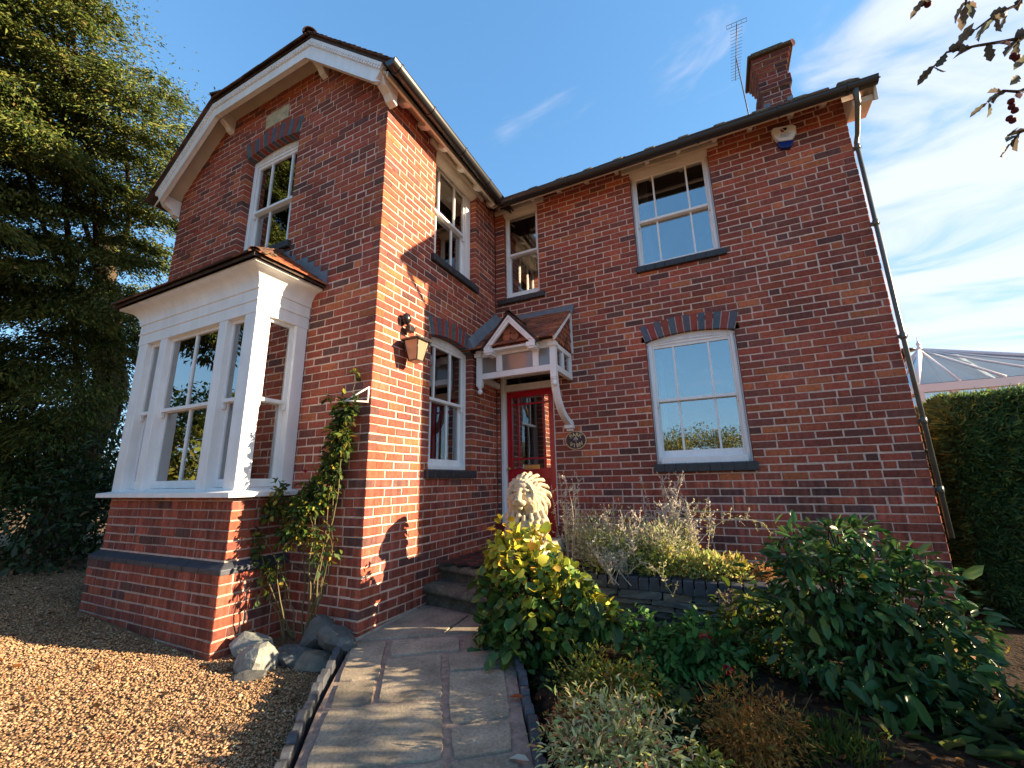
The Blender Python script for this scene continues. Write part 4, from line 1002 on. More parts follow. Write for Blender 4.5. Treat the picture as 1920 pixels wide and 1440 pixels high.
def lion():
    B = Vector((1.09,-1.50,PZ)); mb = MB(); r = random.Random(4)
    H = Vector((-.01,-.05,.415))
    def b(p, rr, seg=16): mb.ball(H+Vector(p), rr, seg)
    b((0,0,0),(.100,.105,.118)); b((0,.06,-.02),(.135,.085,.135)); b((0,.075,-.20),(.165,.12,.20)); b((0,.10,-.30),(.155,.16,.12)); b((0,.055,.0),(.152,.085,.150)); b((0,.0,-.005),(.122,.06,.128))
    mb.ball((0,.22,.11),(.125,.24,.12),16)
    for sx in (-1,1):
        mb.tube([(sx*.075,-.02,.22),(sx*.085,-.07,.10),(sx*.082,-.11,.035),(sx*.082,-.20,.032)],[.065,.055,.045,.040],12); mb.ball((sx*.082,-.20,.035),(.048,.055,.036),12)
        b((sx*.044,-.088,.044),(.040,.028,.015)); b((sx*.066,-.060,-.035),(.038,.042,.058)); b((sx*.026,-.128,-.066),(.036,.042,.030)); b((sx*.041,-.098,.014),(.015,.013,.010))
        b((sx*.112,-.005,.095),(.034,.018,.038))
    mb.tube([H+Vector((0,-.085,.065)),H+Vector((0,-.118,.020)),H+Vector((0,-.150,-.030))],[.026,.026,.031],12)
    b((0,-.166,-.040),(.030,.018,.018)); b((0,-.120,-.108),(.030,.030,.022)); b((0,-.075,.085),(.060,.035,.035))
    for j in range(7):       # rows of mane locks, from the hairline back
        n = 24-j; r0 = .096+.0135*j*(1 if j < 5 else .9); y0 = -.062+.026*j
        for i in range(n):
            a = (-2.75+5.5*(i+.5*(j%2))/(n-1)); s_,c_ = math.sin(a),math.cos(a); k = r.uniform(.85,1.15)
            p0 = H+Vector((s_*r0,y0,c_*r0*1.10)); lf = .013*k; dn = max(0,-c_*.6+.55)
            p1 = p0+Vector((s_*lf,-.008,c_*lf+.006)); p2 = p1+Vector((s_*lf*.8+r.uniform(-.008,.008),.026,c_*lf*.3-.034*dn)); p3 = p2+Vector((s_*.006+r.uniform(-.010,.010),.024-.012*dn,-.050*dn-.006)); p4 = p3+Vector((-s_*.004,.012,-.040*dn-.004))
            mb.tube([p0,p1,p2,p3,p4],[.014*k,.018*k,.017*k,.012*k,.005],8)
    for i in range(34):      # breast locks
        a = -1.5+3.0*((i*7)%34)/33; z = -.13-.19*((i*5)%34)/33; rad = .150+.08*(-z)
        p0 = H+Vector((math.sin(a)*rad,.075-math.cos(a)*rad*.90,z)); p1 = p0+Vector((math.sin(a)*.02,-.012,-.045)); p2 = p1+Vector((r.uniform(-.02,.02),.008,-.05)); p3 = p2+Vector((r.uniform(-.01,.01),.012,-.03))
        mb.tube([p0,p1,p2,p3],[.016,.024,.018,.005],8)
    me0 = bpy.data.meshes.new('l'); me0.from_pydata(mb.v, [], mb.f); ob = bpy.data.objects.new('l', me0); COL.objects.link(ob)
    m_ = ob.modifiers.new('r','REMESH'); m_.mode = 'VOXEL'; m_.voxel_size = .0062; m2 = ob.modifiers.new('s','SMOOTH'); m2.factor = .5; m2.iterations = 2
    bpy.context.view_layer.update(); dg = bpy.context.evaluated_depsgraph_get()
    me = bpy.data.meshes.new_from_object(ob.evaluated_get(dg)); bpy.data.objects.remove(ob)
    rot = Matrix.Rotation(R_(4),4,'Z')
    nn_ = [v.normal.copy() for v in me.vertices]; cs_ = [rot@(v.co+q*(mnoise.noise(v.co*70)*.002)) for v,q in zip(me.vertices,nn_)]
    zmin = min(c.z for c in cs_); cs_ = [Vector((c.x*.97,c.y*.97,zmin+(c.z-zmin)*.92)) for c in cs_]
    me.vertices.foreach_set('co', [t for c in cs_ for t in (c.x,c.y,c.z-zmin)]); me.update()
    for p in me.polygons: p.use_smooth = True
    me.name = 'lion_statue'; me.materials.clear(); me.materials.append(M['lion_stone'])
    o = link('lion_statue', me, None, B)
    return setp(o, 'weathered cream stone lion statue with a curly mane on the pier by the steps', 'statue')
LION = lion()

# ------------------------------------------------------------------ ground, path, drive
def grid(name, x0,x1,y0,y1,nx,ny,zf,m,kind='structure'):
    xs,ys = np.linspace(x0,x1,nx+1),np.linspace(y0,y1,ny+1)
    V = np.array([(x,y,zf(x,y)) for y in ys for x in xs]); i = np.arange(nx); j = np.arange(ny)
    a = (j[:,None]*(nx+1)+i[None]).ravel(); F = np.stack([a,a+1,a+nx+2,a+nx+1],1)
    o = np_mesh(name, V, F, np.tile((.5,.5,.5),(len(F),1)), m, smooth=True); return setp(o, kind=kind)
def ground_z(x,y): return gz(x,y)-.012 + (0 if abs(x) < 8 and abs(y) < 8 else -.10)
xs = sorted(set([-400,-120,-40,-15]+list(np.linspace(-8,8,65))+[15,40,120,400])); ys = sorted(set([-400,-120,-40,-15]+list(np.linspace(-8,8,33))+[15,40,120,400]))
V = np.array([(x,y,ground_z(x,y)) for y in ys for x in xs]); nx = len(xs)
a = (np.arange(len(ys)-1)[:,None]*nx+np.arange(nx-1)[None]).ravel(); F = np.stack([a,a+1,a+nx+1,a+nx],1)
setp(np_mesh('ground', V, F, np.tile((.5,.5,.5),(len(F),1)), 'drive', loc=(0,0,-.4), smooth=True), kind='structure')
# paved path: slabs on a mortar bed
SL = dict(A=[(.048,-2.342),(.02,-1.60),(.566,-1.60),(.574,-2.021)],B=[(.59,-1.60),(.88,-1.60),(.974,-1.837),(.594,-2.014)],C=[(.046,-2.395),(.251,-2.268),(.595,-2.715),(.392,-2.844)],
D=[(.282,-2.257),(.736,-2.018),(.87,-2.206),(.757,-2.271),(.456,-2.465)],E=[(.76,-1.996),(.967,-1.886),(1.105,-2.087),(.894,-2.197)],F=[(.461,-2.501),(.779,-2.31),(1.1,-2.755),(.788,-2.93)],
G=[(.404,-2.86),(.602,-2.735),(.768,-2.944),(.568,-3.067)],H=[(.809,-2.294),(1.117,-2.111),(1.262,-2.316),(.96,-2.492)],I=[(.973,-2.51),(1.276,-2.334),(1.536,-2.769),(1.273,-2.937)],
J=[(.581,-3.086),(1.115,-2.779),(1.391,-3.157),(1.244,-3.255),(.86,-3.457)],K=[(1.291,-2.959),(1.544,-2.786),(1.664,-2.993),(1.43,-3.147)],L=[(1.434,-3.167),(1.674,-3.006),(1.93,-3.35),(1.68,-3.5)],
Mm=[(.868,-3.467),(1.255,-3.268),(1.414,-3.17),(1.66,-3.51),(1.13,-3.84)],N=[(1.15,-3.86),(1.68,-3.53),(1.95,-3.37),(2.5,-4.1),(1.7,-4.7)],O=[(1.72,-4.72),(2.52,-4.12),(3.0,-4.8),(2.2,-5.6)])
mb = MB(); r = random.Random(12)
for k,p in SL.items():
    n = len(p); c = Vector((sum(q[0] for q in p)/n, sum(q[1] for q in p)/n)); t = r.random()
    col = (.29,.25,.19) if t < .4 else (.255,.222,.168) if t < .75 else (.285,.24,.18)
    kk = r.uniform(.85,1.1); col = tuple(v*kk for v in col); ins = .006
    tilt = (r.uniform(-.004,.004),r.uniform(-.004,.004)); ring = []
    for i in range(n):       # subdivided wavering edge
        a,b = Vector(p[i]),Vector(p[(i+1)%n]); m_ = max(2,int((b-a).length/.07))
        for j in range(m_):
            q = a.lerp(b, j/m_); q = q+(c-q).normalized()*(ins+(r.uniform(-.004,.005) if j else .012)); ring.append(q)
    top = [(q.x,q.y,pz(q.x,q.y)+.002+tilt[0]*(q.x-c.x)+tilt[1]*(q.y-c.y)) for q in ring]
    edge = [(q.x+(q.x-c.x)*.012,q.y+(q.y-c.y)*.012,pz(q.x,q.y)-.006) for q in ring]; low = [(x,y,z-.03) for x,y,z in edge]
    m_ = len(ring); mb.add(top+edge+low, [tuple(range(m_))]+[(m_+i,m_+(i+1)%m_,(i+1)%m_,i) for i in range(m_)]+[(2*m_+i,2*m_+(i+1)%m_,m_+(i+1)%m_,m_+i) for i in range(m_)], col)
PATH = setp(mb.build('path', 'slab', loc=(0,-2,-.3)), kind='structure')
mb = MB(); out = [(.01,-2.36),(.01,-1.5),(.9,-1.5),(1.02,-1.83),(1.32,-2.27),(1.60,-2.75),(1.75,-2.99),(3.05,-4.78),(2.2,-5.65),(.84,-3.50),(.52,-3.10),(.36,-2.87)]
mb.prism([(x,y,pz(x,y)-.010) for x,y in out], (0,0,-.10)); setp(mb.build('path_bed', 'slab_mortar', loc=(0,-2,-.4)), kind='structure')
# scalloped edging tiles
def edging(name, pts, seed):
    mb = MB(); r = random.Random(seed)
    for (a,b) in zip(pts, pts[1:]):
        a,b = Vector(a),Vector(b); L = (b-a).length; n = max(1,int(L/.085)); t = (b-a)/L; nrm_ = Vector((-t.y,t.x))
        for i in range(n):
            p = a+t*(L*(i+.5)/n); z = pz(p.x,p.y)+.022+r.uniform(-.006,.008); hw = L/n*.47; th = .024
            ring = [(-hw,-.12),(hw,-.12),(hw,-.006),(hw*.62,.010),(0,.017),(-hw*.62,.010),(-hw,-.006)]
            j = r.uniform(-.006,.006)
            mb.prism([(p.x+t.x*u-nrm_.x*(th-j), p.y+t.y*u-nrm_.y*(th-j), z+h) for u,h in ring], (nrm_.x*2*th,nrm_.y*2*th,0))
    return setp(mb.build(name, 'edging', bevel=.006), kind='structure')
edging('path_edging', [(.0,-2.46),(.33,-2.93),(.50,-3.16),(.80,-3.53),(1.4,-4.4)], 1); edging('path_edging', [(1.06,-1.86),(1.36,-2.29),(1.64,-2.75),(1.80,-3.02),(2.4,-3.85)], 2)
# loose gravel on the drive
n = 130000; u = RNG.random((n,2)); X = -5.2+u[:,0]*6.4; Y = -5.2+u[:,1]*3.4
def path_left(y): return np.interp(-y, [2.46,2.93,3.16,3.53,4.4,5.4], [-.05,.29,.46,.76,1.36,2.0])
keep = (X < path_left(Y)-.02) & (Y < -2.30) & ~((X > -3.0) & (X < -.80) & (Y > -2.93)) & ~((X > -.85) & (Y > -2.50)) & ~((X < -3.4) & (Y > -1.9))
# fewer where the camera cannot see the ground
X,Y = X[keep],Y[keep]; n = len(X)
sz = RNG.uniform(.0038,.0088,(n,1))*np.where(RNG.random((n,1)) < .08, 1.5, 1)
oc = np.array([(1,0,0),(-1,0,0),(0,1,0),(0,-1,0),(0,0,.62),(0,0,-.62)]); of = np.array([(0,2,4),(2,1,4),(1,3,4),(3,0,4),(2,0,5),(1,2,5),(3,1,5),(0,3,5)])
ang = RNG.random(n)*6.283; ca,sa = np.cos(ang),np.sin(ang); Z = np.array([gz(x,y) for x,y in zip(X,Y)])
vv = oc[None]*(1+RNG.uniform(-.3,.3,(n,6,3)))*sz[:,None,:]*np.array([1.35,.95,1.0])
vx = vv[:,:,0]*ca[:,None]-vv[:,:,1]*sa[:,None]; vy = vv[:,:,0]*sa[:,None]+vv[:,:,1]*ca[:,None]
tl = RNG.uniform(-.5,.5,(n,1)); vz = vv[:,:,2]+vx*tl
Vv = np.stack([vx+X[:,None],vy+Y[:,None],vz+(Z+RNG.uniform(-.006,.004,n))[:,None]],2).reshape(-1,3)
Ff = ((np.arange(n)*6)[:,None,None]+of[None]).reshape(-1,3)
cc = palette(n, [(.34,.215,.115),(.275,.165,.090),(.39,.265,.150),(.20,.130,.080),(.43,.33,.22),(.32,.18,.095)], [4,3,2,2,.7,2], .16)*(1+.28*np.array([mnoise.noise(Vector((x*1.3,y*1.3,7)))+.6*mnoise.noise(Vector((x*5,y*5,3))) for x,y in zip(X,Y)]))[:,None]
setp(np_mesh('gravel', Vv, Ff, np.repeat(cc,8,axis=0), 'pebble', loc=(-2,-3.5,-.35)), kind='stuff')
# planting beds
def bed_z(x,y): return -.30+.03*math.sin(x*5+y*3)+.02*mnoise.noise(Vector((x*6,y*6,0)))+max(0,(x-2.8))*.05
grid('soil', 1.25, 5.2, -5.0, -1.08, 50, 46, lambda x,y: bed_z(x,y) - (0.35 if x < np.interp(-y,[1.0,1.86,2.29,2.75,3.02,3.85,5.2],[1.0,1.1,1.40,1.68,1.84,2.44,3.3]) else 0), 'soil')
grid('raised_bed_soil', 1.22, 3.6, -1.12, -.002, 30, 12, lambda x,y: .050+.02*mnoise.noise(Vector((x*5,y*5,2)))-max(0,x-3.4)*.04, 'soil')
grid('soil', 3.42, 9.5, -1.12, .8, 40, 14, lambda x,y: -.40+.04*mnoise.noise(Vector((x*4,y*4,3)))+.30*max(0,min(1,(4.3-x)/.7)), 'soil')
# dry stone slate wall with blue brick coping
sw_ = empty('slate_wall', (2.4,-1.1,-.3), 'low dry stone slate wall with a blue brick coping holding up the flower bed', 'wall')
def rock_mesh(mb, c, size, rot, seed, col, planes=16, sub=2):
    r = random.Random(seed); bm = bmesh.new(); bmesh.ops.create_icosphere(bm, subdivisions=sub, radius=1)
    pl = []
    for i in range(planes):
        d = Vector((r.gauss(0,1),r.gauss(0,1),r.gauss(0,1))).normalized(); pl.append((d, r.uniform(.62,1.0)))
    vs = []
    for v in bm.verts:
        d = v.co.normalized(); rad = min([h/max(1e-3,d.dot(n_)) for n_,h in pl if d.dot(n_) > .05]+[1.15])
        p = d*rad*(1+.05*mnoise.noise(d*3+Vector((seed,0,0))))
        q = Vector((p.x*size[0],p.y*size[1],p.z*size[2])); q.rotate(rot); vs.append(Vector(c)+q)
    mb.add(vs, [tuple(v.index for v in f.verts) for f in bm.faces], col); bm.free()
from mathutils import Euler
mb = MB(); r = random.Random(77); z = -.36; ri = 0
while z < -.015:
    h = r.uniform(.030,.062); x = 1.25+r.uniform(-.1,.05)
    while x < 3.3:
        L = r.uniform(.14,.46); k = r.uniform(.7,1.3); g = r.random()
        col = tuple(v*k for v in ((.065,.078,.078) if g < .6 else (.085,.095,.085) if g < .85 else (.11,.095,.075)))
        pts = []; yy = -1.13+r.uniform(-.025,.02); tilt = r.uniform(-.14,.14)
        for dx,dz in ((0,.12),(.06,.0),(.5,r.uniform(-.05,.05)),(.94,.0),(1,.2),(1,.8),(.93,1.0),(.5,1+r.uniform(-.12,.06)),(.06,1.0),(0,.85)):
            pts.append((x+dx*L*.97+r.uniform(-.006,.006), yy+r.uniform(-.012,.012), z+dz*h*.92+tilt*(dx-.5)*L*.35+r.uniform(-.004,.004)))
        mb.prism(pts, (r.uniform(-.01,.01),.12,0), col); x += L
    z += h*.93; ri += 1
mb.build('stonework', 'slate', sw_)
mb = MB(); mb.box((1.2,-1.085,-.4),(3.5,-1.0,-.02)); mb.build('wall_core', 'soil', sw_)
mb = MB(); r = random.Random(31); x = 1.24
while x < 3.4:
    j = r.uniform(-.005,.005); mb.hexa([(x,-1.135+j,-.022),(x+.078,-1.135+j,-.022),(x+.078,-.93,-.022),(x,-.93,-.022),(x,-1.135+j,.082+j),(x+.078,-1.135+j,.082+j),(x+.078,-.93,.085),(x,-.93,.085)]); x += .086
mb.build('coping', 'blue_brick', sw_, bevel=.008)
# rocks beside the path
rk = [((-.62,-2.76,-.33),(.20,.13,.11),(.2,.35,.5),'pale angular rock leaning on the bay base, leftmost of the rockery',(.30,.32,.29)),
      ((-.43,-2.86,-.34),(.17,.12,.12),(.1,-.3,.2),'pale faceted rock with a flat face at the front of the rockery',(.30,.31,.28)),
      ((-.33,-2.66,-.37),(.18,.13,.08),(0,.2,1.0),'low dark slab of rock behind the front rocks of the rockery',(.10,.11,.11)),
      ((-.27,-2.52,-.26),(.14,.12,.14),(.3,.4,.2),'dark grey upright rock at the foot of the climbing rose',(.10,.105,.10)),
      ((-.06,-2.54,-.26),(.17,.11,.11),(.1,.2,.3),'dark grey rounded rock at the brick corner beside the path',(.13,.14,.13)),
      ((-.10,-2.66,-.36),(.14,.10,.08),(.1,0,.8),'flat mossy brown rock beside the path edging',(.17,.155,.12)),
      ((-.36,-2.97,-.40),(.12,.09,.06),(0,0,.4),'small dark rock sunk in the gravel in front of the pale rocks',(.12,.12,.11))]
for i,(c,s,e,lb,col) in enumerate(rk):
    c = (c[0],c[1]+.07,c[2]+.015); s = tuple(q*.97 for q in s); col = tuple(q*.66 for q in col)
    mb = MB(); rock_mesh(mb, c, s, Euler(e), i*7+3, col, 15, 3); o = mb.build('rock', 'slate'); setp(o, lb, 'rock', 'rocks edging the foot of the rose')
mb = MB(); mb.prism([(3.72,-1.25,-.50),(3.95,-1.32,-.50),(3.97,-1.32,-.30),(3.93,-1.32,-.22),(3.74,-1.25,-.20)], (.08,.18,0)); setp(mb.build('stone_block', 'terracotta', bevel=.015), 'squared brown stone block half hidden behind the glossy green shrub', 'block')
# ------------------------------------------------------------------ plants
def tubes(name, m, lines, parent, rad=.004, seg=5):
    mb = MB()
    for ln in lines:
        pts,r0 = (ln if isinstance(ln,tuple) else (ln,rad)); n = len(pts)
        mb.tube(pts, [r0*(1-.65*i/(n-1)) for i in range(n)], seg, cap=False)
    return mb.build(name, m, parent)
def curve(a, b, bend, n=6, rng=random):
    a,b = Vector(a),Vector(b); m_ = (b-a).length; w = Vector((rng.uniform(-1,1),rng.uniform(-1,1),rng.uniform(-.2,.6)))*bend*m_
    return [a.lerp(b,i/n)+w*math.sin(math.pi*i/n)+Vector((rng.uniform(-1,1),rng.uniform(-1,1),rng.uniform(-1,1)))*m_*.012*(0 < i < n) for i in range(n+1)]
def leafy(n, clumps, L, Wd, cols, wts, m, name, parent, T=T_OVAL, droop=.35, inner=.5, jit=.22, up=.6, loc=None, cfn=None, minz=None):
    """clumps: (centre, radii, weight)"""
    w = np.array([c[2] for c in clumps], float); w /= w.sum(); P=[]; O=[]
    for (c,r_,_),k in zip(clumps, RNG.multinomial(n, w)):
        p,d = ell_points(k, c, r_, inner); p = np.array(c)+(p-np.array(c))*(1+.55*np.array([mnoise.noise(Vector((q[0]*2.1+c[0]*3,q[1]*2.1+c[1]*3,q[2]*2.1+c[2]*3))) for q in d]))[:,None]; P.append(p); O.append(d)
    P = np.concatenate(P); O = np.concatenate(O)
    if minz is not None:
        k = P[:,2] > minz; P,O = P[k],O[k]
    n = len(P)
    A = O+RNG.normal(size=(n,3))*.55+np.array([0,0,-droop]); N = np.array([0,0,up])+O*.7+RNG.normal(size=(n,3))*.35
    C = cfn(P,O,n) if cfn else palette(n, cols, wts, jit)
    sc = np.clip(RNG.lognormal(-.06,.28,n),.4,1.6); return blades(name, m, P, A, N, L*sc, Wd*sc*RNG.uniform(.8,1.15,n), C, T, parent, loc)
rp = random.Random(99)
# --- climbing rose on the gable
ro = empty('climbing_rose', (-.42,-2.45,-.2), 'straggly climbing rose with thorny stems and yellowing leaves against the gable wall', 'rose')
L_ = []
base = [(-.50,-2.47,-.30),(-.42,-2.45,-.30),(-.36,-2.46,-.30),(-.58,-2.50,-.30)]
for b,t,be in ((0,(-.95,-2.62,.62),.06),(0,(-.80,-2.6,.45),.1),(1,(-.55,-2.45,.75),.05),(1,(-.36,-2.40,1.15),.05),(1,(-.20,-2.39,1.62),.05),(2,(-.24,-2.40,1.35),.06),(2,(-.13,-2.39,1.66),.03),
               (2,(-.40,-2.44,.95),.08),(3,(-1.00,-2.66,.30),.1),(3,(-.70,-2.55,.72),.06),(1,(-.20,-2.46,.55),.15),(2,(-.12,-2.5,.45),.12),(0,(-.60,-2.6,.30),.15)):
    L_.append((curve(base[b],t,be,9,rp),.0075))
for i in range(26):
    a = rp.choice(L_)[0]; p = a[rp.randint(3,len(a)-1)]; L_.append((curve(p,(p.x+rp.uniform(-.22,.16),min(-2.34,p.y+rp.uniform(-.12,.03)),p.z+rp.uniform(-.02,.22)),.12,5,rp),.0035))
L_.append((curve((-.15,-2.39,1.64),(-.14,-2.37,1.86),.08,6,rp),.003)); L_.append((curve((-.25,-2.40,1.45),(-.44,-2.42,1.66),.1,6,rp),.003))
tubes('stem', 'stem_green', L_, ro)
G = [(.045,.085,.018),(.09,.13,.02),(.20,.20,.025),(.030,.055,.018),(.32,.26,.04),(.13,.06,.03)]
leafy(2900, [((-.19,-2.42,1.50),(.10,.06,.13),1.0),((-.22,-2.42,1.27),(.12,.07,.16),1.2),((-.30,-2.42,1.02),(.12,.07,.16),1.1),((-.40,-2.44,.82),(.18,.08,.14),1.2),((-.52,-2.5,.70),(.20,.09,.12),1.1),
            ((-.55,-2.52,.52),(.16,.10,.14),.8),((-.80,-2.56,.70),(.10,.08,.10),.35),((-.92,-2.62,.42),(.16,.06,.20),.5),((-.72,-2.58,.18),(.14,.06,.18),.35),((-.25,-2.5,.42),(.2,.06,.2),.22),((-1.12,-2.66,.50),(.05,.04,.05),.07),((-.15,-2.38,1.84),(.05,.02,.04),.06),((-.44,-2.41,1.65),(.03,.02,.03),.04),((-.68,-2.6,.85),(.06,.05,.08),.12)],
      .047, .030, G, [4,3,1.4,3,.7,.3], 'leaf', 'foliage', ro, inner=.05, droop=.5)
for (x,y,z,c) in ((-.30,-2.42,1.36,(.35,.01,.03)),(-.18,-2.42,1.57,(.34,.03,.02)),(-.62,-2.42,1.0,(.40,.01,.06)),(-.42,-2.41,1.20,(.30,.01,.02)),(-.27,-2.42,1.60,(.55,.22,.18))):
    n = 9; P = np.tile((x,y,z),(n,1))+RNG.normal(size=(n,3))*.004
    blades('flower', 'flower', P, rnd_dirs(n), rnd_dirs(n), .022, .018, palette(n,[c],[1],.2), T_ROUND, ro)
# --- yellow and green shrub at the pier
def ycol(P,O,n):
    k = np.clip((P[:,2]+.15)/.7 + .55*np.array([mnoise.noise(Vector(p)*5.0) for p in P]) + RNG.normal(size=n)*.22, 0, 1)
    g = palette(n, [(.040,.095,.02),(.075,.14,.025),(.13,.18,.03)], [3,3,1.5], .2); y = palette(n, [(.46,.38,.03),(.32,.34,.035),(.56,.32,.05),(.40,.42,.05)], [3,3,.6,1.4], .18)
    return np.where((k > .50)[:,None], y, g)
for (x,y,z) in ((.93,-1.95,.16),(.97,-2.02,.05),(1.02,-2.08,-.05),(1.10,-2.2,-.10),(1.02,-2.12,-.30),(1.55,-2.05,.30),(1.66,-2.03,.24),(1.76,-2.06,.14),(1.42,-2.22,.02),(1.62,-2.25,-.08),(1.88,-2.0,-.02),(1.33,-2.28,-.16),(1.0,-1.9,.38)): yc_extra = globals().setdefault('YCX',[]); yc_extra.append(((x,y,z),(.075,.07,.065),.16))
ys = empty('yellow_leaved_shrub', (1.35,-1.98,-.3), 'bushy shrub with round glossy green and yellow leaves in front of the pier', 'shrub')
yc = [((1.12,-1.92,.30),(.16,.15,.18),1.0),((1.28,-1.95,.12),(.27,.22,.24),1.7),((1.50,-1.92,.00),(.27,.24,.22),1.4),((1.30,-2.10,-.16),(.30,.22,.20),1.4),((1.66,-1.95,-.05),(.22,.22,.20),1.1),((1.02,-1.90,.10),(.16,.12,.08),.4),((1.06,-2.00,-.22),(.14,.12,.14),.5),((1.78,-1.98,.02),(.18,.15,.12),.5),((1.58,-2.15,-.24),(.18,.14,.10),.5),((1.05,-1.86,.50),(.08,.08,.10),.25),((1.30,-1.86,.47),(.10,.08,.08),.3),((1.33,-1.76,.26),(.17,.10,.14),.8),((1.42,-1.78,.14),(.18,.12,.16),.7)]
yc = yc+YCX
leafy(2600, yc, .066, .052, None, None, 'leaf_gloss', 'foliage', ys, T=T_ROUND, inner=.45, droop=.45, cfn=ycol, up=.5)
tubes('branch', 'bark', [(curve((1.35+rp.uniform(-.08,.08),-1.98,-.33),(c[0]+rp.uniform(-.1,.1),c[1],c[2]+.05),.08,6,rp),.008) for c,_,_ in yc for q in range(3)], ys)
mb = MB()
for (x,y,z) in ((1.12,-2.06,.18),(1.15,-2.07,.16),(1.17,-2.07,.155),(1.13,-2.07,.155),(1.42,-2.15,.04),(1.36,-2.14,.10),(1.44,-2.14,.03)): mb = MB(); mb.ball((x,y,z), .016, 8, (.16,.012,.012)); mb.build('berry', 'flower', ys)
# --- glossy evergreen shrub on the right
cs = empty('glossy_evergreen_shrub', (3.25,-1.75,-.35), 'big dark glossy evergreen shrub with pointed leaves at the right of the bed', 'shrub')
cc_ = [((3.15,-1.72,.25),(.36,.30,.30),2),((3.45,-1.68,.18),(.34,.30,.30),1.8),((3.30,-1.78,-.10),(.50,.34,.26),2.2),((3.60,-1.70,-.08),(.26,.26,.24),1.0),((2.95,-1.75,.0),(.28,.26,.24),1.1),((3.35,-1.80,-.30),(.36,.28,.20),1.0),((3.72,-1.62,.05),(.15,.16,.12),.35),((3.28,-1.68,.52),(.20,.18,.10),.4),((3.02,-1.7,.42),(.16,.16,.12),.3),((3.62,-1.6,.34),(.14,.14,.10),.3)]
leafy(3000, cc_, .080, .036, [(.034,.090,.026),(.052,.125,.033),(.085,.165,.040),(.18,.22,.05),(.45,.30,.03)], [4,4,2,.5,.03], 'leaf_gloss', 'foliage', cs, T=T_OVAL, inner=.35, droop=.35, up=.8)
tubes('branch', 'bark', [(curve((3.27+rp.uniform(-.06,.06),-1.74,-.38),(c[0]+rp.uniform(-.15,.15),c[1],c[2]+.08),.08,6,rp),.010) for c,_,_ in cc_ for q in range(4)], cs)
# --- red flowered low shrub
fs = empty('red_flowered_shrub', (2.32,-1.80,-.3), 'low mid green shrub with a few hanging red flowers before the slate wall', 'shrub')
fc = [((2.15,-1.86,-.22),(.22,.20,.16),1.2),((2.42,-1.78,-.17),(.24,.22,.18),1.5),((2.55,-1.86,-.30),(.18,.18,.14),.8),((2.28,-1.78,-.17),(.18,.13,.10),.6),((2.02,-1.75,-.10),(.10,.10,.12),.3),((2.35,-2.0,-.34),(.24,.14,.10),.7)]
leafy(2000, fc, .052, .030, [(.062,.165,.034),(.085,.21,.045),(.05,.12,.03),(.15,.24,.06)], [4,3,2,.6], 'leaf', 'foliage', fs, inner=.4, droop=.5, up=.9)
tubes('stem', 'stem_green', [(curve((2.32+rp.uniform(-.1,.1),-1.82,-.36),(c[0]+rp.uniform(-.12,.12),c[1],c[2]+.08),.08,5,rp),.004) for c,_,_ in fc for q in range(4)], fs)
for (x,y,z) in ((2.43,-1.97,-.04),(2.47,-1.96,-.04),(2.545,-2.0,-.17),(2.565,-2.01,-.18),(2.55,-2.0,-.20)):
    n = 8; P = np.tile((x,y,z),(n,1)); A = RNG.normal(size=(n,3))*.5+np.array([0,0,-.8])
    blades('flower', 'flower', P, A, rnd_dirs(n), .030, .013, palette(n,[(.45,.012,.04)],[1],.2), T_OVAL, fs)
# --- shrub with dried flower heads
hs = empty('faded_hydrangea', (2.72,-1.52,-.3), 'shrub with yellowing leaves and dried beige flower heads in front of the slate wall', 'shrub')
hc = [((2.70,-1.48,.00),(.18,.16,.14),1),((2.80,-1.52,-.16),(.20,.16,.16),1),((2.62,-1.55,-.12),(.14,.14,.14),.7),((2.90,-1.62,-.30),(.18,.14,.14),.7)]
leafy(620, hc, .058, .036, [(.09,.13,.022),(.18,.19,.025),(.05,.09,.02),(.24,.16,.03)], [3,2,3,.6], 'leaf', 'foliage', hs, inner=.4, droop=.5)
tubes('stem', 'stem_green', [(curve((2.75+rp.uniform(-.08,.08),-1.52,-.36),(c[0]+rp.uniform(-.1,.1),c[1]-.03,c[2]+.1),.06,5,rp),.004) for c,_,_ in hc for q in range(4)], hs)
for (x,y,z) in ((2.56,-1.60,.09),(2.62,-1.58,.11),(2.60,-1.62,.05),(2.66,-1.62,-.12),(2.84,-1.70,-.12),(2.95,-1.75,-.26),(2.98,-1.74,-.32)):
    n = 46; p,d = ell_points(n, (x,y,z), (.040,.040,.032), .5); blades('flower_head', 'flower', p, d, rnd_dirs(n), .016, .015, palette(n,[(.36,.25,.17),(.28,.17,.12),(.44,.34,.25)],[1,1,1],.15), T_DIAM, hs)
# --- low spirea, heather and foreground clumps
def mound(name, label, c, rad, n, L, Wd, cols, wts, T=T_OVAL, m='leaf', cat='shrub', group=None, inner=.3, stems=14, up=1.0, droop=.1):
    e = empty(name, (c[0],c[1],c[2]-rad[2]), label, cat, group); k = 5
    cl = [((c[0]+rp.uniform(-.5,.5)*rad[0],c[1]+rp.uniform(-.5,.5)*rad[1],c[2]+rp.uniform(-.3,.35)*rad[2]),(rad[0]*rp.uniform(.45,.7),rad[1]*rp.uniform(.45,.7),rad[2]*rp.uniform(.5,.75)),1) for _ in range(k)]+[(c,rad,1.5)]
    leafy(n, cl, L, Wd, cols, wts, m, 'foliage', e, T=T, inner=inner, droop=droop, up=up)
    tubes('stem', 'stem_green', [(curve((c[0]+rp.uniform(-.25,.25)*rad[0],c[1]+rp.uniform(-.25,.25)*rad[1],c[2]-rad[2]),(c[0]+rp.uniform(-.9,.9)*rad[0],c[1]+rp.uniform(-.8,.8)*rad[1],c[2]+rad[2]*rp.uniform(.4,1.0)),.06,4,rp),.003) for _ in range(stems)], e)
    return e
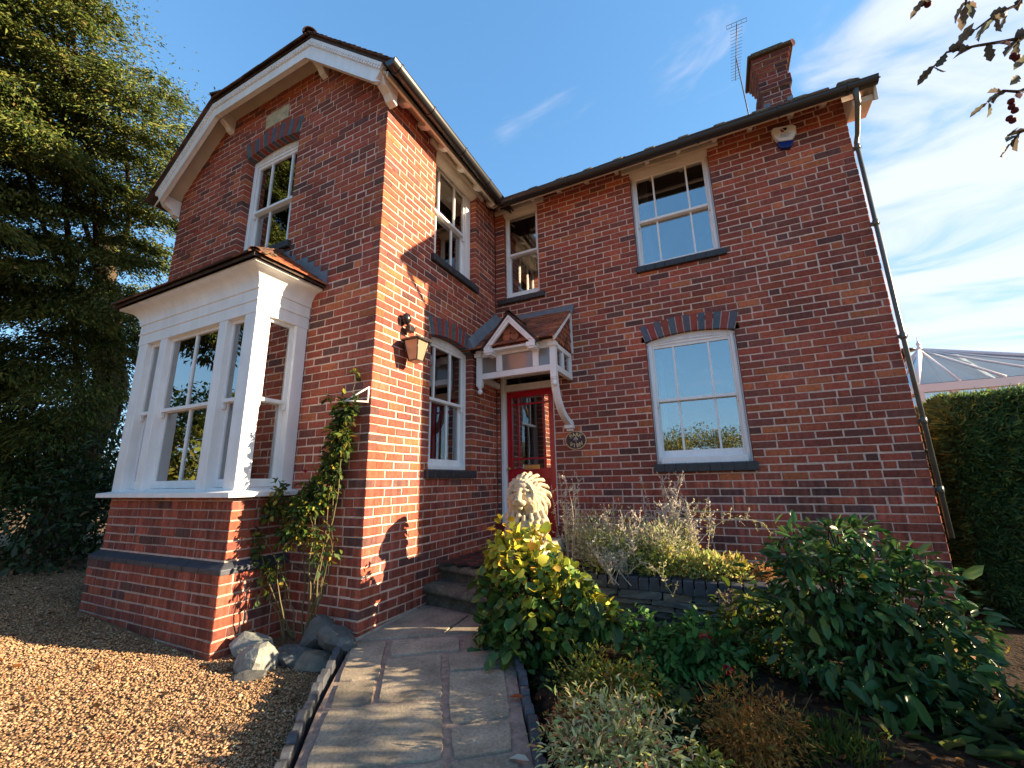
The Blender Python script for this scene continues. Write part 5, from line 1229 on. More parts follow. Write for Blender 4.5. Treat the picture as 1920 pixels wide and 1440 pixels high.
mound('spirea', 'low olive green shrub with small leaves tinged orange beside the path edging', (1.98,-2.52,-.18), (.31,.25,.18), 3000, .026, .014, [(.17,.20,.035),(.24,.22,.04),(.10,.15,.03),(.38,.20,.04)], [4,2,2,.9])
mound('pale_variegated_shrub', 'pale cream green shrub with narrow leaves and pink tips at the bottom of the bed', (2.16,-2.98,-.20), (.37,.24,.18), 3200, .034, .011, [(.50,.52,.24),(.36,.40,.14),(.60,.52,.28),(.50,.24,.13)], [4,3,2,1.2])
mound('rusty_spirea', 'rust red low shrub just right of the path edging', (1.90,-2.84,-.25), (.17,.18,.13), 1500, .022, .012, [(.34,.11,.035),(.22,.085,.035),(.17,.15,.035)], [3,2,1])
mound('brown_heather', 'rusty brown feathery clump in the dark soil at the bottom of the bed', (2.66,-2.60,-.24), (.27,.24,.19), 3400, .024, .008, [(.36,.16,.035),(.26,.13,.03),(.19,.15,.035),(.44,.24,.055)], [4,3,2,1])
mound('yellow_green_tuft', 'small yellow green leafy clump at the bottom edge beside the brown feathery clump', (2.48,-2.92,-.26), (.14,.12,.09), 700, .030, .014, [(.34,.34,.05),(.21,.24,.04),(.46,.34,.08)], [3,2,1])
mound('grass_clump', 'fine mossy green grass clump in the dark soil below the glossy shrub', (2.98,-2.42,-.30), (.24,.20,.09), 2200, .05, .004, [(.09,.16,.03),(.14,.18,.035)], [1,1], T=T_DIAM, cat='grass', up=.2, droop=-.8)
mound('broad_leaved_plant', 'low plant with long pale green leaves at the bottom right of the bed', (3.32,-2.15,-.33), (.24,.20,.09), 110, .15, .05, [(.05,.095,.02),(.09,.13,.03),(.13,.14,.04)], [3,2,1], cat='plant', stems=6)
mound('small_leaved_clump', 'small dark green leafy clump between the red flowered shrub and the dried flower heads', (2.62,-1.95,-.33), (.16,.14,.10), 420, .03, .022, [(.035,.07,.03),(.05,.09,.03)], [1,1])
mound('trailing_ivy', 'dark trailing ivy on the soil between the rust shrub and the brown feathery clump', (2.36,-2.40,-.31), (.30,.24,.07), 500, .05, .045, [(.03,.06,.02),(.045,.08,.025),(.07,.10,.03)], [3,2,1], T=T_ROUND, cat='ivy', stems=6)
mound('low_dark_clump', 'low dark leafy clump at the foot of the yellow leaved shrub', (1.62,-2.28,-.30), (.22,.18,.09), 500, .045, .032, [(.03,.06,.018),(.05,.085,.022)], [2,1], cat='plant', stems=6)
mound('broad_dark_clump', 'spreading dark green clump under the right side of the glossy shrub', (3.75,-1.95,-.30), (.34,.30,.12), 520, .09, .045, [(.03,.06,.018),(.045,.08,.022),(.08,.11,.03)], [3,2,.7], cat='plant', stems=8)
# --- raised bed: yellow green perennials and silvery stems
def perennial(name, label, c, rad, n, cols, wts, cat='plant', L=.036, Wd=.017):
    return mound(name, label, c, rad, n, L, Wd, cols, wts, cat=cat, stems=18, inner=.15, up=.4, droop=-.5)
YG = [(.46,.48,.10),(.32,.38,.07),(.58,.50,.14),(.20,.25,.07)]
perennial('yellow_green_perennial', 'bushy yellow green plant in the raised bed just behind the pier shrub', (1.68,-1.0,.20), (.36,.16,.20), 2200, YG, [3,3,1.5,2])
perennial('yellow_green_perennial', 'upright lime leaved plant under the left end of the arched window sill', (2.0,-.98,.18), (.26,.14,.18), 1800, YG, [3,2,2,1])
perennial('lime_creeper', 'low lime yellow creeping plant along the blue brick coping', (2.42,-.94,.17), (.40,.15,.14), 2000, [(.46,.50,.15),(.58,.48,.16),(.32,.38,.10),(.30,.24,.10)], [3,2,2,1.4])
perennial('amber_perennial', 'low amber and green plant at the back of the raised bed', (1.98,-.5,.15), (.3,.2,.14), 800, [(.46,.28,.06),(.30,.30,.06),(.55,.42,.10)], [1,2,1])
perennial('orange_stonecrop', 'small orange and pink stonecrop at the right end of the coping', (2.86,-.86,.13), (.13,.11,.09), 750, [(.36,.16,.06),(.42,.26,.10),(.28,.12,.07)], [2,2,1], L=.022, Wd=.010)
perennial('yellow_stonecrop', 'bright yellow leaved sprig on the coping left of the orange stonecrop', (2.66,-.92,.14), (.09,.09,.11), 330, [(.42,.32,.03),(.26,.26,.03)], [2,1])
SG = ([(.48,.49,.28),(.60,.56,.42),(.36,.40,.17),(.52,.41,.33)], [3,2,2,1])
mound('silver_foliage', 'dense silvery green haze of fine leaves just behind the top of the yellow leaved shrub', (1.62,-.98,.33), (.42,.22,.31), 6000, .028, .007, SG[0], SG[1], cat='plant', droop=-.9, up=.3, inner=.1)
mound('silver_foliage', 'silvery green fine leaved plant behind the middle of the coping', (2.02,-.95,.28), (.32,.2,.26), 4200, .028, .007, SG[0], SG[1], cat='plant', droop=-.9, up=.3, inner=.1)
mound('lime_perennial', 'upright lime green plant at the base of the tall silvery spray', (2.24,-.80,.30), (.16,.13,.26), 1300, .036, .015, YG, [3,2,2,1], cat='plant', droop=-.6, up=.4, inner=.1)
def silver(name, label, c, n, h, spread, rad_base=.12):
    e = empty(name, (c[0],c[1],c[2]), label, 'plant'); L_ = []; P=[]; A=[]
    for i in range(n):
        b = Vector((c[0]+rp.uniform(-1,1)*rad_base,c[1]+rp.uniform(-1,1)*rad_base*.7,c[2])); a = rp.uniform(0,6.283); s = spread*rp.random()**.6
        hh = h*rp.uniform(.55,1.0); t = b+Vector((math.cos(a)*s,math.sin(a)*s*.6,hh)); cu = curve(b,t,.07,8,rp); L_.append((cu,.0032))
        for j in range(rp.randint(3,7)):
            q = cu[rp.randint(3,7)]; a2 = rp.uniform(0,6.283); e2 = q+Vector((math.cos(a2)*.07,math.sin(a2)*.06,rp.uniform(.03,.12))); L_.append(([q,q.lerp(e2,.5)+Vector((0,0,.008)),e2],.0017))
            for k in range(9):
                P.append(q.lerp(e2,.25+.75*k/9)); A.append((rp.gauss(0,1),rp.gauss(0,1),.6))
        for k in range(26):
            f = .35+.65*k/26; i0 = min(7,int(f*8)); P.append(cu[i0].lerp(cu[i0+1],f*8-i0)); A.append((rp.gauss(0,1),rp.gauss(0,1),.5))
    tubes('stem', 'stem_pale', L_, e, seg=4)
    n2 = len(P); blades('seed_head', 'flower', np.array(P)+RNG.normal(size=(n2,3))*.003, np.array(A), rnd_dirs(n2), RNG.uniform(.012,.026,n2), RNG.uniform(.008,.015,n2), palette(n2,[(.66,.62,.53),(.54,.45,.42),(.52,.52,.34)],[3,1.3,1],.12), T_DIAM, e)
    return e
silver('silvery_perennial', 'tall spray of silvery white dried stems in front of the arched lower window', (2.20,-.78,.06), 20, .92, .22, .08)
silver('silvery_perennial', 'slender upright silvery spire right of the tall spray under the arched window', (2.36,-.80,.06), 9, .72, .13, .05)
silver('silvery_perennial', 'haze of silvery stems in the raised bed right behind the yellow leaved shrub', (1.70,-.95,.06), 24, .56, .36, .2)
silver('silvery_perennial', 'silvery pink stems rising in front of the red door beside the lion', (1.30,-1.05,.06), 10, .95, .12, .05)
silver('silvery_perennial', 'loose silvery stems between the lion and the arched window', (1.98,-.55,.06), 20, .62, .35, .15)
silver('silvery_perennial', 'bushy silver grey growth spilling over the left end of the coping', (1.78,-1.12,.02), 22, .34, .3, .12)
def arching(name, label, b, t, n=16):
    e = empty(name, b, label, 'plant'); b,t = Vector(b),Vector(t); pts = [b.lerp(t,i/10)+Vector((0,0,.16*math.sin(math.pi*i/10))) for i in range(11)]; L_ = [(pts,.004)]; P=[]; A=[]
    for i in range(3,11):
        q = pts[i]; e2 = q+Vector((rp.uniform(-.03,.05),rp.uniform(-.03,.03),rp.choice((-.09,.11))*rp.uniform(.6,1.1))); L_.append(([q,q.lerp(e2,.5),e2],.0024))
        for k in range(9): P.append(q.lerp(e2,k/9)); A.append((rp.gauss(0,1),rp.gauss(0,1),rp.gauss(0,1)))
        for k in range(6): P.append(q+Vector((rp.uniform(-.02,.02),rp.uniform(-.02,.02),rp.uniform(-.02,.02)))); A.append((rp.gauss(0,1),rp.gauss(0,1),.3))
    tubes('stem', 'stem_pale', L_, e, seg=4); n2 = len(P)
    blades('foliage', 'leaf', np.array(P), np.array(A), rnd_dirs(n2), RNG.uniform(.015,.035,n2), RNG.uniform(.008,.016,n2), palette(n2,[(.32,.33,.12),(.44,.40,.28),(.20,.25,.06)],[2,2,1],.15), T_OVAL, e)
arching('arching_sprig', 'long pale arching sprig reaching right across the brick wall above the coping', (2.30,-.85,.20), (2.92,-.72,.50))
arching('arching_sprig', 'shorter pale sprig leaning right above the lime creeping plant', (2.12,-.85,.16), (2.52,-.75,.58))
arching('arching_sprig', 'pale sprig hanging over the front of the coping', (1.85,-1.12,.10), (2.20,-1.22,-.02))
# --- fallen leaves
n = 900; X = 1.35+RNG.random(n)*2.6; Y = -3.6+RNG.random(n)*2.3; k = X > np.interp(-Y,[1.86,2.29,2.75,3.02,3.85],[1.12,1.42,1.70,1.86,2.46]); X,Y = X[k],Y[k]; n = len(X)
P = np.stack([X,Y,np.array([bed_z(x,y)+.012 for x,y in zip(X,Y)])],1); A = RNG.normal(size=(n,3))*np.array([1,1,.15]); N = np.array([0,0,1])+RNG.normal(size=(n,3))*.3
xe = RNG.uniform(-4.6,.9,150); ye = RNG.uniform(-4.6,-2.6,150); ke = (xe < path_left(ye)-.05)&~((xe > -3.0)&(xe < -.8)&(ye > -2.95)); xe,ye = xe[ke],ye[ke]
P = np.concatenate([P,np.stack([xe,ye,np.array([gz(a_,b_)+.008 for a_,b_ in zip(xe,ye)])],1)]); A = np.concatenate([A,RNG.normal(size=(len(xe),3))*np.array([1,1,.1])]); N = np.concatenate([N,np.tile((0,0,1.),(len(xe),1))+RNG.normal(size=(len(xe),3))*.25]); n = len(P)
setp(blades('leaf_litter', 'leaf', P, A, N, RNG.uniform(.03,.06,n), RNG.uniform(.02,.04,n), palette(n,[(.17,.055,.018),(.09,.035,.015),(.24,.10,.03),(.05,.03,.015)],[2,3,1,2],.25), T_OVAL, loc=(2.3,-2.5,-.3)), kind='stuff')
for (x,y,c,lb) in ((1.715,-3.05,(.60,.56,.45),'pale cream fallen leaf on the paving at the right edge of the path'),(1.50,-2.62,(.36,.075,.02),'orange fallen leaf at the right edge of the paving')):
    mb = MB(); z = pz(x,y)+.008; mb.add([(x-.045,y-.012,z),(x-.015,y+.016,z+.010),(x+.02,y+.018,z+.012),(x+.048,y+.004,z+.004),(x+.02,y-.014,z+.008),(x-.015,y-.02,z+.010),(x,y,z+.001)], [(0,6,1),(1,6,2),(2,6,3),(3,6,4),(4,6,5),(5,6,0)], c)
    setp(mb.build('fallen_leaf', 'leaf'), lb, 'leaf')
# --- clipped hedge and conservatory on the right
hg = empty('clipped_hedge', (5.2,1.0,-.6), 'tall dense dark green clipped hedge right of the house corner', 'hedge')
hx0,hx1,hy0,hy1,hz0,hz1 = 4.68,5.40,.50,1.7,-.7,1.60
n = 42000; f = RNG.random(n); P = np.empty((n,3)); O = np.zeros((n,3))
u,v = RNG.random(n),RNG.random(n); dep = np.abs(RNG.normal(size=n))*.07
fr = f < .66; lf = (f >= .66)&(f < .84); tp = f >= .84
xs_ = hx0+(hx1-hx0)*u**1.7
P[fr] = np.stack([xs_,hy0+dep,hz0+(hz1-hz0)*v],1)[fr]; O[fr] = (0,-1,0)
P[lf] = np.stack([hx0+dep,hy0+(hy1-hy0)*u,hz0+(hz1-hz0)*v],1)[lf]; O[lf] = (-1,0,0)
P[tp] = np.stack([xs_,hy0+(hy1-hy0)*v,hz1-dep],1)[tp]; O[tp] = (0,0,1)
bul = np.array([mnoise.noise(Vector(p)*2.1)*.10+mnoise.noise(Vector(p)*6)*.05 for p in P]); P += O*bul[:,None]
# rounded shoulders
ez = np.clip((P[:,2]-(hz1-.28))/.28,0,1); P[:,1] += np.where(P[:,1] < (hy0+hy1)/2, ez**2*.14, 0); P[:,0] += np.where(P[:,0] < hx0+.4, ez**2*.16, 0); ex_ = np.clip((hx0+.25-P[:,0])/.25,0,1); P[tp,2] -= (ex_[tp]**2)*.18; 
A = O*.8+RNG.normal(size=(n,3))*.45+np.array([.0,0,.25]); N = RNG.normal(size=(n,3))+np.array([0,0,.6])
cg = palette(n,[(.075,.155,.065),(.105,.20,.07),(.155,.25,.075),(.28,.33,.08)],[4,4,1.8,.7],.2)
blades('foliage', 'needle', P, A, N, RNG.uniform(.05,.11,n), RNG.uniform(.014,.026,n), cg, T_DIAM, hg)
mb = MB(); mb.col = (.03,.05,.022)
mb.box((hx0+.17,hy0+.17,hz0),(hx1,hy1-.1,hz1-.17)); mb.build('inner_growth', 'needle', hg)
tubes('stray_shoot', 'stem_green', [(curve((x,hy0+.2,hz1-.02),(x+rp.uniform(-.1,.15),hy0+.1,hz1+rp.uniform(.06,.16)),.2,4,rp),.004) for x in (4.95,5.05,5.2,5.35,5.5)]+[(curve((hx0+.1,hy0+.15,z),(hx0-rp.uniform(.10,.2),hy0+.1,z+rp.uniform(-.02,.08)),.1,4,rp),.003) for z in (.6,.75,.95,1.1,1.25,1.4)], hg)
co = empty('conservatory', (8,6.5,-.3), 'white conservatory with a pitched glass roof beyond the hedge', 'conservatory')
AP = Vector((6.78,6.6,3.46)); ZC = 2.46; xa,xb,ya,yb = 6.02,8.9,4.9,8.2; AP2 = AP+Vector((.03,0,0))
mb = MB()
c = [Vector((xa,ya,ZC)),Vector((xb,ya,ZC)),Vector((xb,yb,ZC)),Vector((xa,yb,ZC))]
mb.add([c[0],c[1],AP2,AP,c[3],c[2]], [(0,1,2,3),(4,0,3),(1,5,2),(5,4,3,2)]); mb.build('roof_glass', 'glass_roof', co)
mb = MB()
for a,b in ((c[0],AP),(c[1],AP2),(c[3],AP),(c[2],AP2),(AP,AP2)): mb.tube([a,b], .045, 6)
for t in (.2,.4,.6,.8): mb.tube([c[0].lerp(c[1],t),AP.lerp(AP2,min(1,max(0,t*1.3-.15)))], .022, 6); mb.tube([c[3].lerp(c[2],t),AP.lerp(AP2,min(1,max(0,t*1.3-.15)))], .022, 6)
for t in (.33,.66): mb.tube([c[0].lerp(c[3],t),AP], .022, 6)
mb.lathe(AP, [(.05,-.02),(.05,.05),(.025,.08),(.045,.13),(.012,.2),(.0,.36)], 8)
mb.build('roof_bars', 'upvc', co)
mb = MB()
mb.box((xa-.06,ya-.06,ZC-.16),(xb+.06,yb+.06,ZC-.02)); 
for i in range(7): x = xa+(xb-xa)*i/6; mb.box((x-.05,ya-.02,.2),(x+.05,ya+.06,ZC-.16))
for i in range(5): y = ya+(yb-ya)*i/4; mb.box((xa-.02,y-.05,.2),(xa+.06,y+.05,ZC-.16))
mb.box((xa,ya,2.0),(xb,ya+.05,2.06)); mb.box((xa,ya,-.3),(xb,ya+.08,.5)); mb.box((xa,ya+.08,-.3),(xa+.08,yb,.5)); mb.box((xa,yb-.1,-.3),(xb,yb,2.3))
mb.build('wall_frame', 'upvc', co)
mb = MB(); mb.box((xa+.01,ya+.02,.5),(xb,ya+.026,ZC-.16)); mb.box((xa+.02,ya+.03,.5),(xa+.026,yb-.1,ZC-.16)); mb.build('pane', 'glass', co)
fl = empty('flue_cowl', (6.9,8.6,-.3), 'dark round flue cowl on a pinkish pot just left of the conservatory finial', 'flue')
mb = MB(); fx,fy = 7.22,8.75; mb.tube([(fx,fy,-.3),(fx,fy,3.75)], .10, 12); mb.build('flue_pipe', 'terracotta', fl)
mb = MB(); mb.lathe((fx,fy,3.75), [(.11,0),(.10,.06),(.05,.08),(.05,.17),(.26,.19),(.24,.23),(.06,.28)], 14); mb.build('cowl', 'black_plastic', fl)
# --- the big conifer on the left
RV,UV,FV = np.array((.898093,.43943,-.018168)),np.array((.115087,-.194939,.97404)),np.array((-.424481,.876869,.225646))
yt = empty('yew_tree', (-8.1,-1.45,-.1), 'huge dark conifer with drooping sunlit olive sprays filling the left of the picture', 'tree')
def at(u,v,dist):
    d = FV+RV*(u-960)/784.84-UV*(v-720)/784.84; d /= np.linalg.norm(d); return np.array(CAM)+d*dist
ol = [(-500,-40),(-300,70),(-100,170),(0,225),(60,262),(100,318),(150,365),(220,385),(330,395),(420,375),(520,325),(620,285),(700,235),(780,215),(860,215),(960,200)]
rt = random.Random(17); cl = []
P=[];A=[];Q=[]
def bough(c, v, ln, wd, k):
    out = c-np.array((-8.6,-1.2,c[2])); out[2] = 0; out /= max(.1,np.linalg.norm(out)); tocam = np.array(CAM)-c; tocam[2] = 0; tocam /= np.linalg.norm(tocam)
    out = out*.55+tocam*.45+np.array((rt.gauss(0,.25),rt.gauss(0,.25),0)); out /= np.linalg.norm(out); sd = np.array((-out[1],out[0],0))
    t = RNG.random(k)**.8; w_ = RNG.normal(size=k)*wd*(.35+.65*np.sin(np.pi*np.clip(t*.9+.1,0,1))); th = RNG.normal(size=k)*.055
    p = c+out*(t[:,None]-.55)*ln+sd*w_[:,None]; p[:,2] += th-(t**2)*ln*.42-np.abs(w_)*.30
    a = out*(.75)+sd*(np.sign(w_)*.45)[:,None]+np.array((0,0,-.55))+RNG.normal(size=(k,3))*.22
    P.append(p); A.append(a); Q.append(np.full(k,v))
step_ = 47; cl = []
for iv in range(-9,20):
    for iu in range(-7,10):
        v = iv*step_+rt.uniform(-20,20); u = iu*step_+rt.uniform(-22,22)+(iv%2)*20
        lim = np.interp(v,[o[0] for o in ol],[o[1] for o in ol])
        if u > lim-24 or u < (-250 if v < 420 else -140): continue
        if rt.random() < .07: continue
        c = at(u,v,10.6+rt.uniform(-.9,.9)-max(0,lim-u)/420); cl.append((c,v)); bough(c, v, rt.uniform(.9,1.6), rt.uniform(.22,.38), 640)
        bough(at(u+rt.uniform(-25,10),v+rt.uniform(-20,20),12.2+rt.uniform(-.6,.6)), v, 1.6, .55, 420)
        if u < lim-60: bough(at(u+rt.uniform(-20,20),v+rt.uniform(-20,20),13.6), v, 1.9, .6, 300)
P = np.concatenate(P); A = np.concatenate(A); n = len(P)
blades('foliage', 'needle', P, A, np.array([0,0,1.])+RNG.normal(size=(n,3))*.45, RNG.uniform(.06,.14,n), RNG.uniform(.016,.034,n), palette(n,[(.095,.135,.036),(.135,.17,.042),(.20,.215,.05),(.055,.09,.032),(.24,.19,.06)],[3,3,2,2.2,.5],.18), T_DIAM, yt)
tk = [( [Vector((-8.15,-1.5,-.4)),Vector((-8.1,-1.45,1.5)),Vector((-9.6,-.6,3.2)),Vector((-11.5,-.4,5.5)),Vector((-12.6,-.2,8))], .42)]
tubes('trunk', 'bark', tk, yt, seg=12)
tubes('limb', 'bark', [(curve((-9.4,-.9,1.6+rt.random()*5),tuple(rt.choice(cl)[0]+np.array((-.6,.4,0))),.08,6,rt),.06) for _ in range(9)], yt, seg=6)
# --- dark undergrowth at the foot of the conifer
def bushmass(name, label, cl, n, L, Wd, cols, wts, m='leaf_gloss', cat='shrub', base=None, T=T_OVAL):
    c0 = cl[0][0]; e = empty(name, base or (c0[0],c0[1],-.1), label, cat)
    leafy(n, cl, L, Wd, cols, wts, m, 'foliage', e, T=T, inner=.55, droop=.3)
    tubes('branch', 'bark', [(curve((c[0]+rp.uniform(-.1,.1),c[1]+rp.uniform(-.1,.1),-.2),(c[0]+rp.uniform(-.4,.4),c[1]+rp.uniform(-.3,.3),c[2]+.2),.08,5,rp),.02) for c,_,_ in cl for q in range(4)], e)
    return e
DK = [(.026,.055,.018),(.035,.065,.020),(.055,.080,.03),(.10,.085,.04)]
bushmass('laurel_bush', 'dark evergreen bush in deep shade left of the bay window', [((-5.6,-2.35,.55),(.7,.6,.75),1),((-5.2,-1.7,.55),(.7,.7,.8),1.2),((-6.4,-2.2,.7),(.9,.7,.9),1.2),((-4.9,-1.3,.8),(.55,.6,.9),1),((-6.0,-1.6,1.2),(.9,.7,.7),1)], 6500, .085, .04, DK, [4,3,1.2,.3])
bushmass('tall_dark_shrub', 'tall dark shrub between the conifer trunk and the bay window', [((-5.2,-.5,1.2),(.7,.6,1.3),1),((-5.9,-.7,1.6),(.7,.6,1.2),1),((-4.8,.6,1.3),(.5,.6,1.2),.8)], 5500, .09, .035, DK, [4,3,.8,.1], m='needle')
bushmass('ground_ivy', 'low ivy and dead leaves along the edge of the shaded gravel', [((-4.6,-1.95,.0),(.6,.35,.16),1),((-5.4,-2.6,.02),(.8,.35,.16),1),((-4.3,-1.6,.05),(.4,.3,.2),.7),((-6.4,-2.9,.05),(.8,.35,.2),.8)], 1500, .055, .045, [(.03,.055,.02),(.05,.07,.025),(.14,.07,.03)], [3,2,.7], cat='ivy', T=T_ROUND)
bushmass('path_shade_shrub', 'unseen evergreen shrub added beyond the right edge of the bed to shade the path', [((5.15,-1.75,.35),(.62,.52,.75),1.3),((5.25,-1.50,.95),(.50,.42,.48),1),((5.0,-2.15,.45),(.50,.40,.62),1)], 2600, .09, .045, DK, [4,3,1.2,.3])  # added out of frame to throw broken shade over path and gravel
# --- berry tree whose twig ends hang into the top right corner
rw = empty('berry_tree', (4.9,-4.1,-.4), 'tree with lobed leaves and berries whose twigs hang into the top right corner', 'tree')
def atp(u,v,d): return Vector(at(u,v,d))
tw = [[(2050,-30,2.5),(1960,30,2.35),(1920,70,2.3),(1880,78,2.25),(1830,86,2.2),(1775,98,2.15),(1748,128,2.15)],[(2060,-80,2.5),(1930,-30,2.35),(1905,10,2.3),(1870,25,2.25),(1830,55,2.22)],[(2050,100,2.5),(1960,150,2.4),(1910,172,2.35),(1880,170,2.3),(1852,192,2.3)],[(2060,180,2.5),(1970,235,2.4),(1915,245,2.35),(1895,270,2.3)],[(2000,-60,2.4),(1850,-55,2.3),(1760,-40,2.25),(1735,-5,2.25)],[(1850,-55,2.3),(1815,-20,2.28),(1810,10,2.28)]]
root = Vector((4.9,-4.1,-.4)); fork = Vector((4.85,-4.0,2.4)); hub = atp(2080,20,2.7)
L_ = [([root,Vector((4.92,-4.08,1.0)),fork,hub],.07),([fork,Vector((5.2,-4.3,3.6)),Vector((5.1,-4.6,4.6))],.05)]
for t in tw: L_.append(([hub.lerp(atp(*t[0]),.5)]+[atp(*q) for q in t],.0075))
tubes('trunk', 'bark', L_, rw, seg=8)
P=[];A=[];Nn=[];rr = random.Random(6)
for t in tw:
    pts = [atp(*q) for q in t]
    for a,b in zip(pts[1:],pts[2:]):
        for k in range(3):
            P.append(a.lerp(b,rr.random())); d = (b-a).normalized(); A.append(d*.8+Vector((rr.gauss(0,.5),rr.gauss(0,.5),rr.gauss(-.25,.5)))); Nn.append((rr.gauss(0,.6),rr.gauss(0,.6),1))
    P.append(pts[-1]); A.append((pts[-1]-pts[-2]).normalized()); Nn.append((.3,.3,1))
for _ in range(420):     # the crown out of frame
    c = Vector((4.7,-3.9,3.9))+Vector((rr.gauss(0,.5),rr.gauss(0,.6),rr.gauss(0,.5))); 
    P.append(c); A.append((rr.gauss(0,1),rr.gauss(0,1),rr.gauss(-.3,.6))); Nn.append((rr.gauss(0,.6),rr.gauss(0,.6),1))
for _ in range(30):
    u,v = rr.uniform(1900,2050),rr.uniform(-60,250)
    P.append(atp(u,v,2.35+rr.random()*.2)); A.append((rr.gauss(-.5,.6),rr.gauss(0,.6),rr.gauss(-.5,.5))); Nn.append((rr.gauss(0,.6),rr.gauss(0,.6),1))
T_LOBE = (np.array([(0,0,0),(0,.35,-.02),(0,.7,-.04),(0,1,-.1),(-.34,.22,.06),(-.26,.36,.05),(-.46,.50,.08),(-.30,.62,.05),(-.34,.76,.06),(.34,.22,.06),(.26,.36,.05),(.46,.50,.08),(.30,.62,.05),(.34,.76,.06)]),
  np.array([(0,1,4),(1,5,4),(1,2,7),(1,7,6),(1,6,5),(2,3,8),(2,8,7),(0,9,1),(1,9,10),(1,12,2),(1,11,12),(1,10,11),(2,13,3),(2,12,13)]))
n = len(P); blades('foliage', 'leaf', np.array(P), np.array(A), np.array(Nn), RNG.uniform(.038,.068,n), RNG.uniform(.022,.036,n), palette(n,[(.13,.12,.09),(.16,.15,.10),(.20,.11,.09)],[3,2,.7],.2), T_LOBE, rw)
mb = MB()
for (u,v) in ((1730,6),(1736,2),(1740,8),(1900,105),(1906,108),(1897,200),(1903,207),(1893,222),(1899,226),(1896,190)): mb = MB(); mb.ball(atp(u,v,2.27), .010, 8, (.11,.025,.025)); mb.build('berry', 'flower', rw)
# --- trees and hedges across the drive, behind the camera: seen reflected in the glass
def deciduous(label, x, y, h, w, n, cols, seed, name='tree'):
    r = random.Random(seed); e = empty(name, (x,y,-.4), label, 'tree', 'trees mirrored in the windows')
    cl = [((x+r.gauss(0,.33)*w,y+r.gauss(0,.33)*w,-.4+h*r.uniform(.22,.86)),(w*r.uniform(.2,.34),)*2+(h*r.uniform(.09,.15),),1) for _ in range(26)]
    leafy(int(n*3.4), cl, .13, .085, cols, [2,2,1], 'leaf', 'crown', e, T=T_OVAL, inner=.3)
    tubes('trunk', 'bark', [([Vector((x,y,-.5)),Vector((x+.1,y,h*.45)),Vector((x,y,h*.8))],.16)]+[(curve((x,y,h*.3),tuple(Vector(c[0])),.08,5,r),.05) for c in cl], e)
OLV = [(.14,.15,.035),(.20,.18,.045),(.09,.11,.03)]
for i,(x,y,h,w) in enumerate(((-2.5,-25,4.6,4.8),(2.6,-28,5.2,5.6),(7.2,-26,4.4,4.6),(12.0,-24,4.8,4.8),(-8.5,-22,5.0,5.0))):
    deciduous('olive green tree mirrored low in the window panes', x, y, h, w, 4200, OLV, 40+i)
for i,(x,y,h,w) in enumerate(((-13.0,-7.2,4.7,4.0),(-13.5,-10.5,5.0,4.2),(-12.5,-4.6,4.3,3.6),(-15.5,-5.8,5.2,4.0),(-10.5,-13.5,4.6,4.0),(-7,-17,4.4,4.0))):
    deciduous('bright green bushy tree mirrored in the bay window panes', x, y, h, w, 4200, [(.14,.18,.03),(.20,.20,.04),(.09,.12,.025)], 60+i)
tc_ = empty('tall_conifer', (-9.4,-6.6,-.4), 'tall conifer mirrored in the arched gable window', 'tree', 'trees mirrored in the windows')
r = random.Random(81); cl2 = [((-9.4+r.gauss(0,1.0),-6.6+r.gauss(0,1.1),r.uniform(4.9,10.0)),(.8,.8,.45),1) for _ in range(34)]
leafy(13000, cl2, .22, .07, [(.10,.12,.025),(.16,.15,.03),(.05,.07,.02)], [2,2,1], 'needle', 'crown', tc_, T=T_DIAM, inner=.3, droop=.6)
tubes('trunk', 'bark', [([Vector((-11.4,-9.6,-.5)),Vector((-11,-9,4)),Vector((-9.4,-6.6,9.5))],.12)], tc_, seg=8)

# ------------------------------------------------------------------ sky, sun, camera
SUN_EL = R_(18.6); hv = Vector((.939,.345)).normalized()
SUN = Vector((hv.x*math.cos(SUN_EL), hv.y*math.cos(SUN_EL), math.sin(SUN_EL)))
w = bpy.data.worlds.new('World'); S.world = w; w.use_nodes = True
nt = w.node_tree; nn = nt.nodes; ll = nt.links
bg = nn['Background']; sky = nn.new('ShaderNodeTexSky'); sky.sky_type = 'NISHITA'; sky.sun_disc = False
sky.sun_elevation = SUN_EL; sky.sun_rotation = math.atan2(SUN.x, SUN.y); sky.altitude = 50; sky.air_density = 1.0; sky.dust_density = .25; sky.ozone_density = 2.5
tc = nn.new('ShaderNodeTexCoord'); sp = nn.new('ShaderNodeSeparateXYZ'); ll.new(tc.outputs['Generated'], sp.inputs[0])
def math_(op, a, b=None, clamp=False):
    m = nn.new('ShaderNodeMath'); m.operation = op; m.use_clamp = clamp
    for i,x in enumerate((a,b)):
        if x is None: continue
        if isinstance(x,(int,float)): m.inputs[i].default_value = x
        else: ll.new(x, m.inputs[i])
    return m.outputs[0]
zz = math_('ADD', math_('MAXIMUM', sp.outputs[2], 0), .16)
cx_ = math_('DIVIDE', sp.outputs[0], zz); cy_ = math_('DIVIDE', sp.outputs[1], zz)
cb = nn.new('ShaderNodeCombineXYZ'); ll.new(cx_, cb.inputs[0]); ll.new(cy_, cb.inputs[1])
mp = nn.new('ShaderNodeMapping'); mp.inputs['Rotation'].default_value = (0,0,R_(-28)); mp.inputs['Scale'].default_value = (.55,1.5,1); mp.inputs['Location'].default_value = (.4,.2,0); ll.new(cb.outputs[0], mp.inputs[0])
n1 = nn.new('ShaderNodeTexNoise'); n1.inputs['Scale'].default_value = 2.3; n1.inputs['Detail'].default_value = 9; n1.inputs['Roughness'].default_value = .56; n1.inputs['Distortion'].default_value = .7; ll.new(mp.outputs[0], n1.inputs['Vector'])
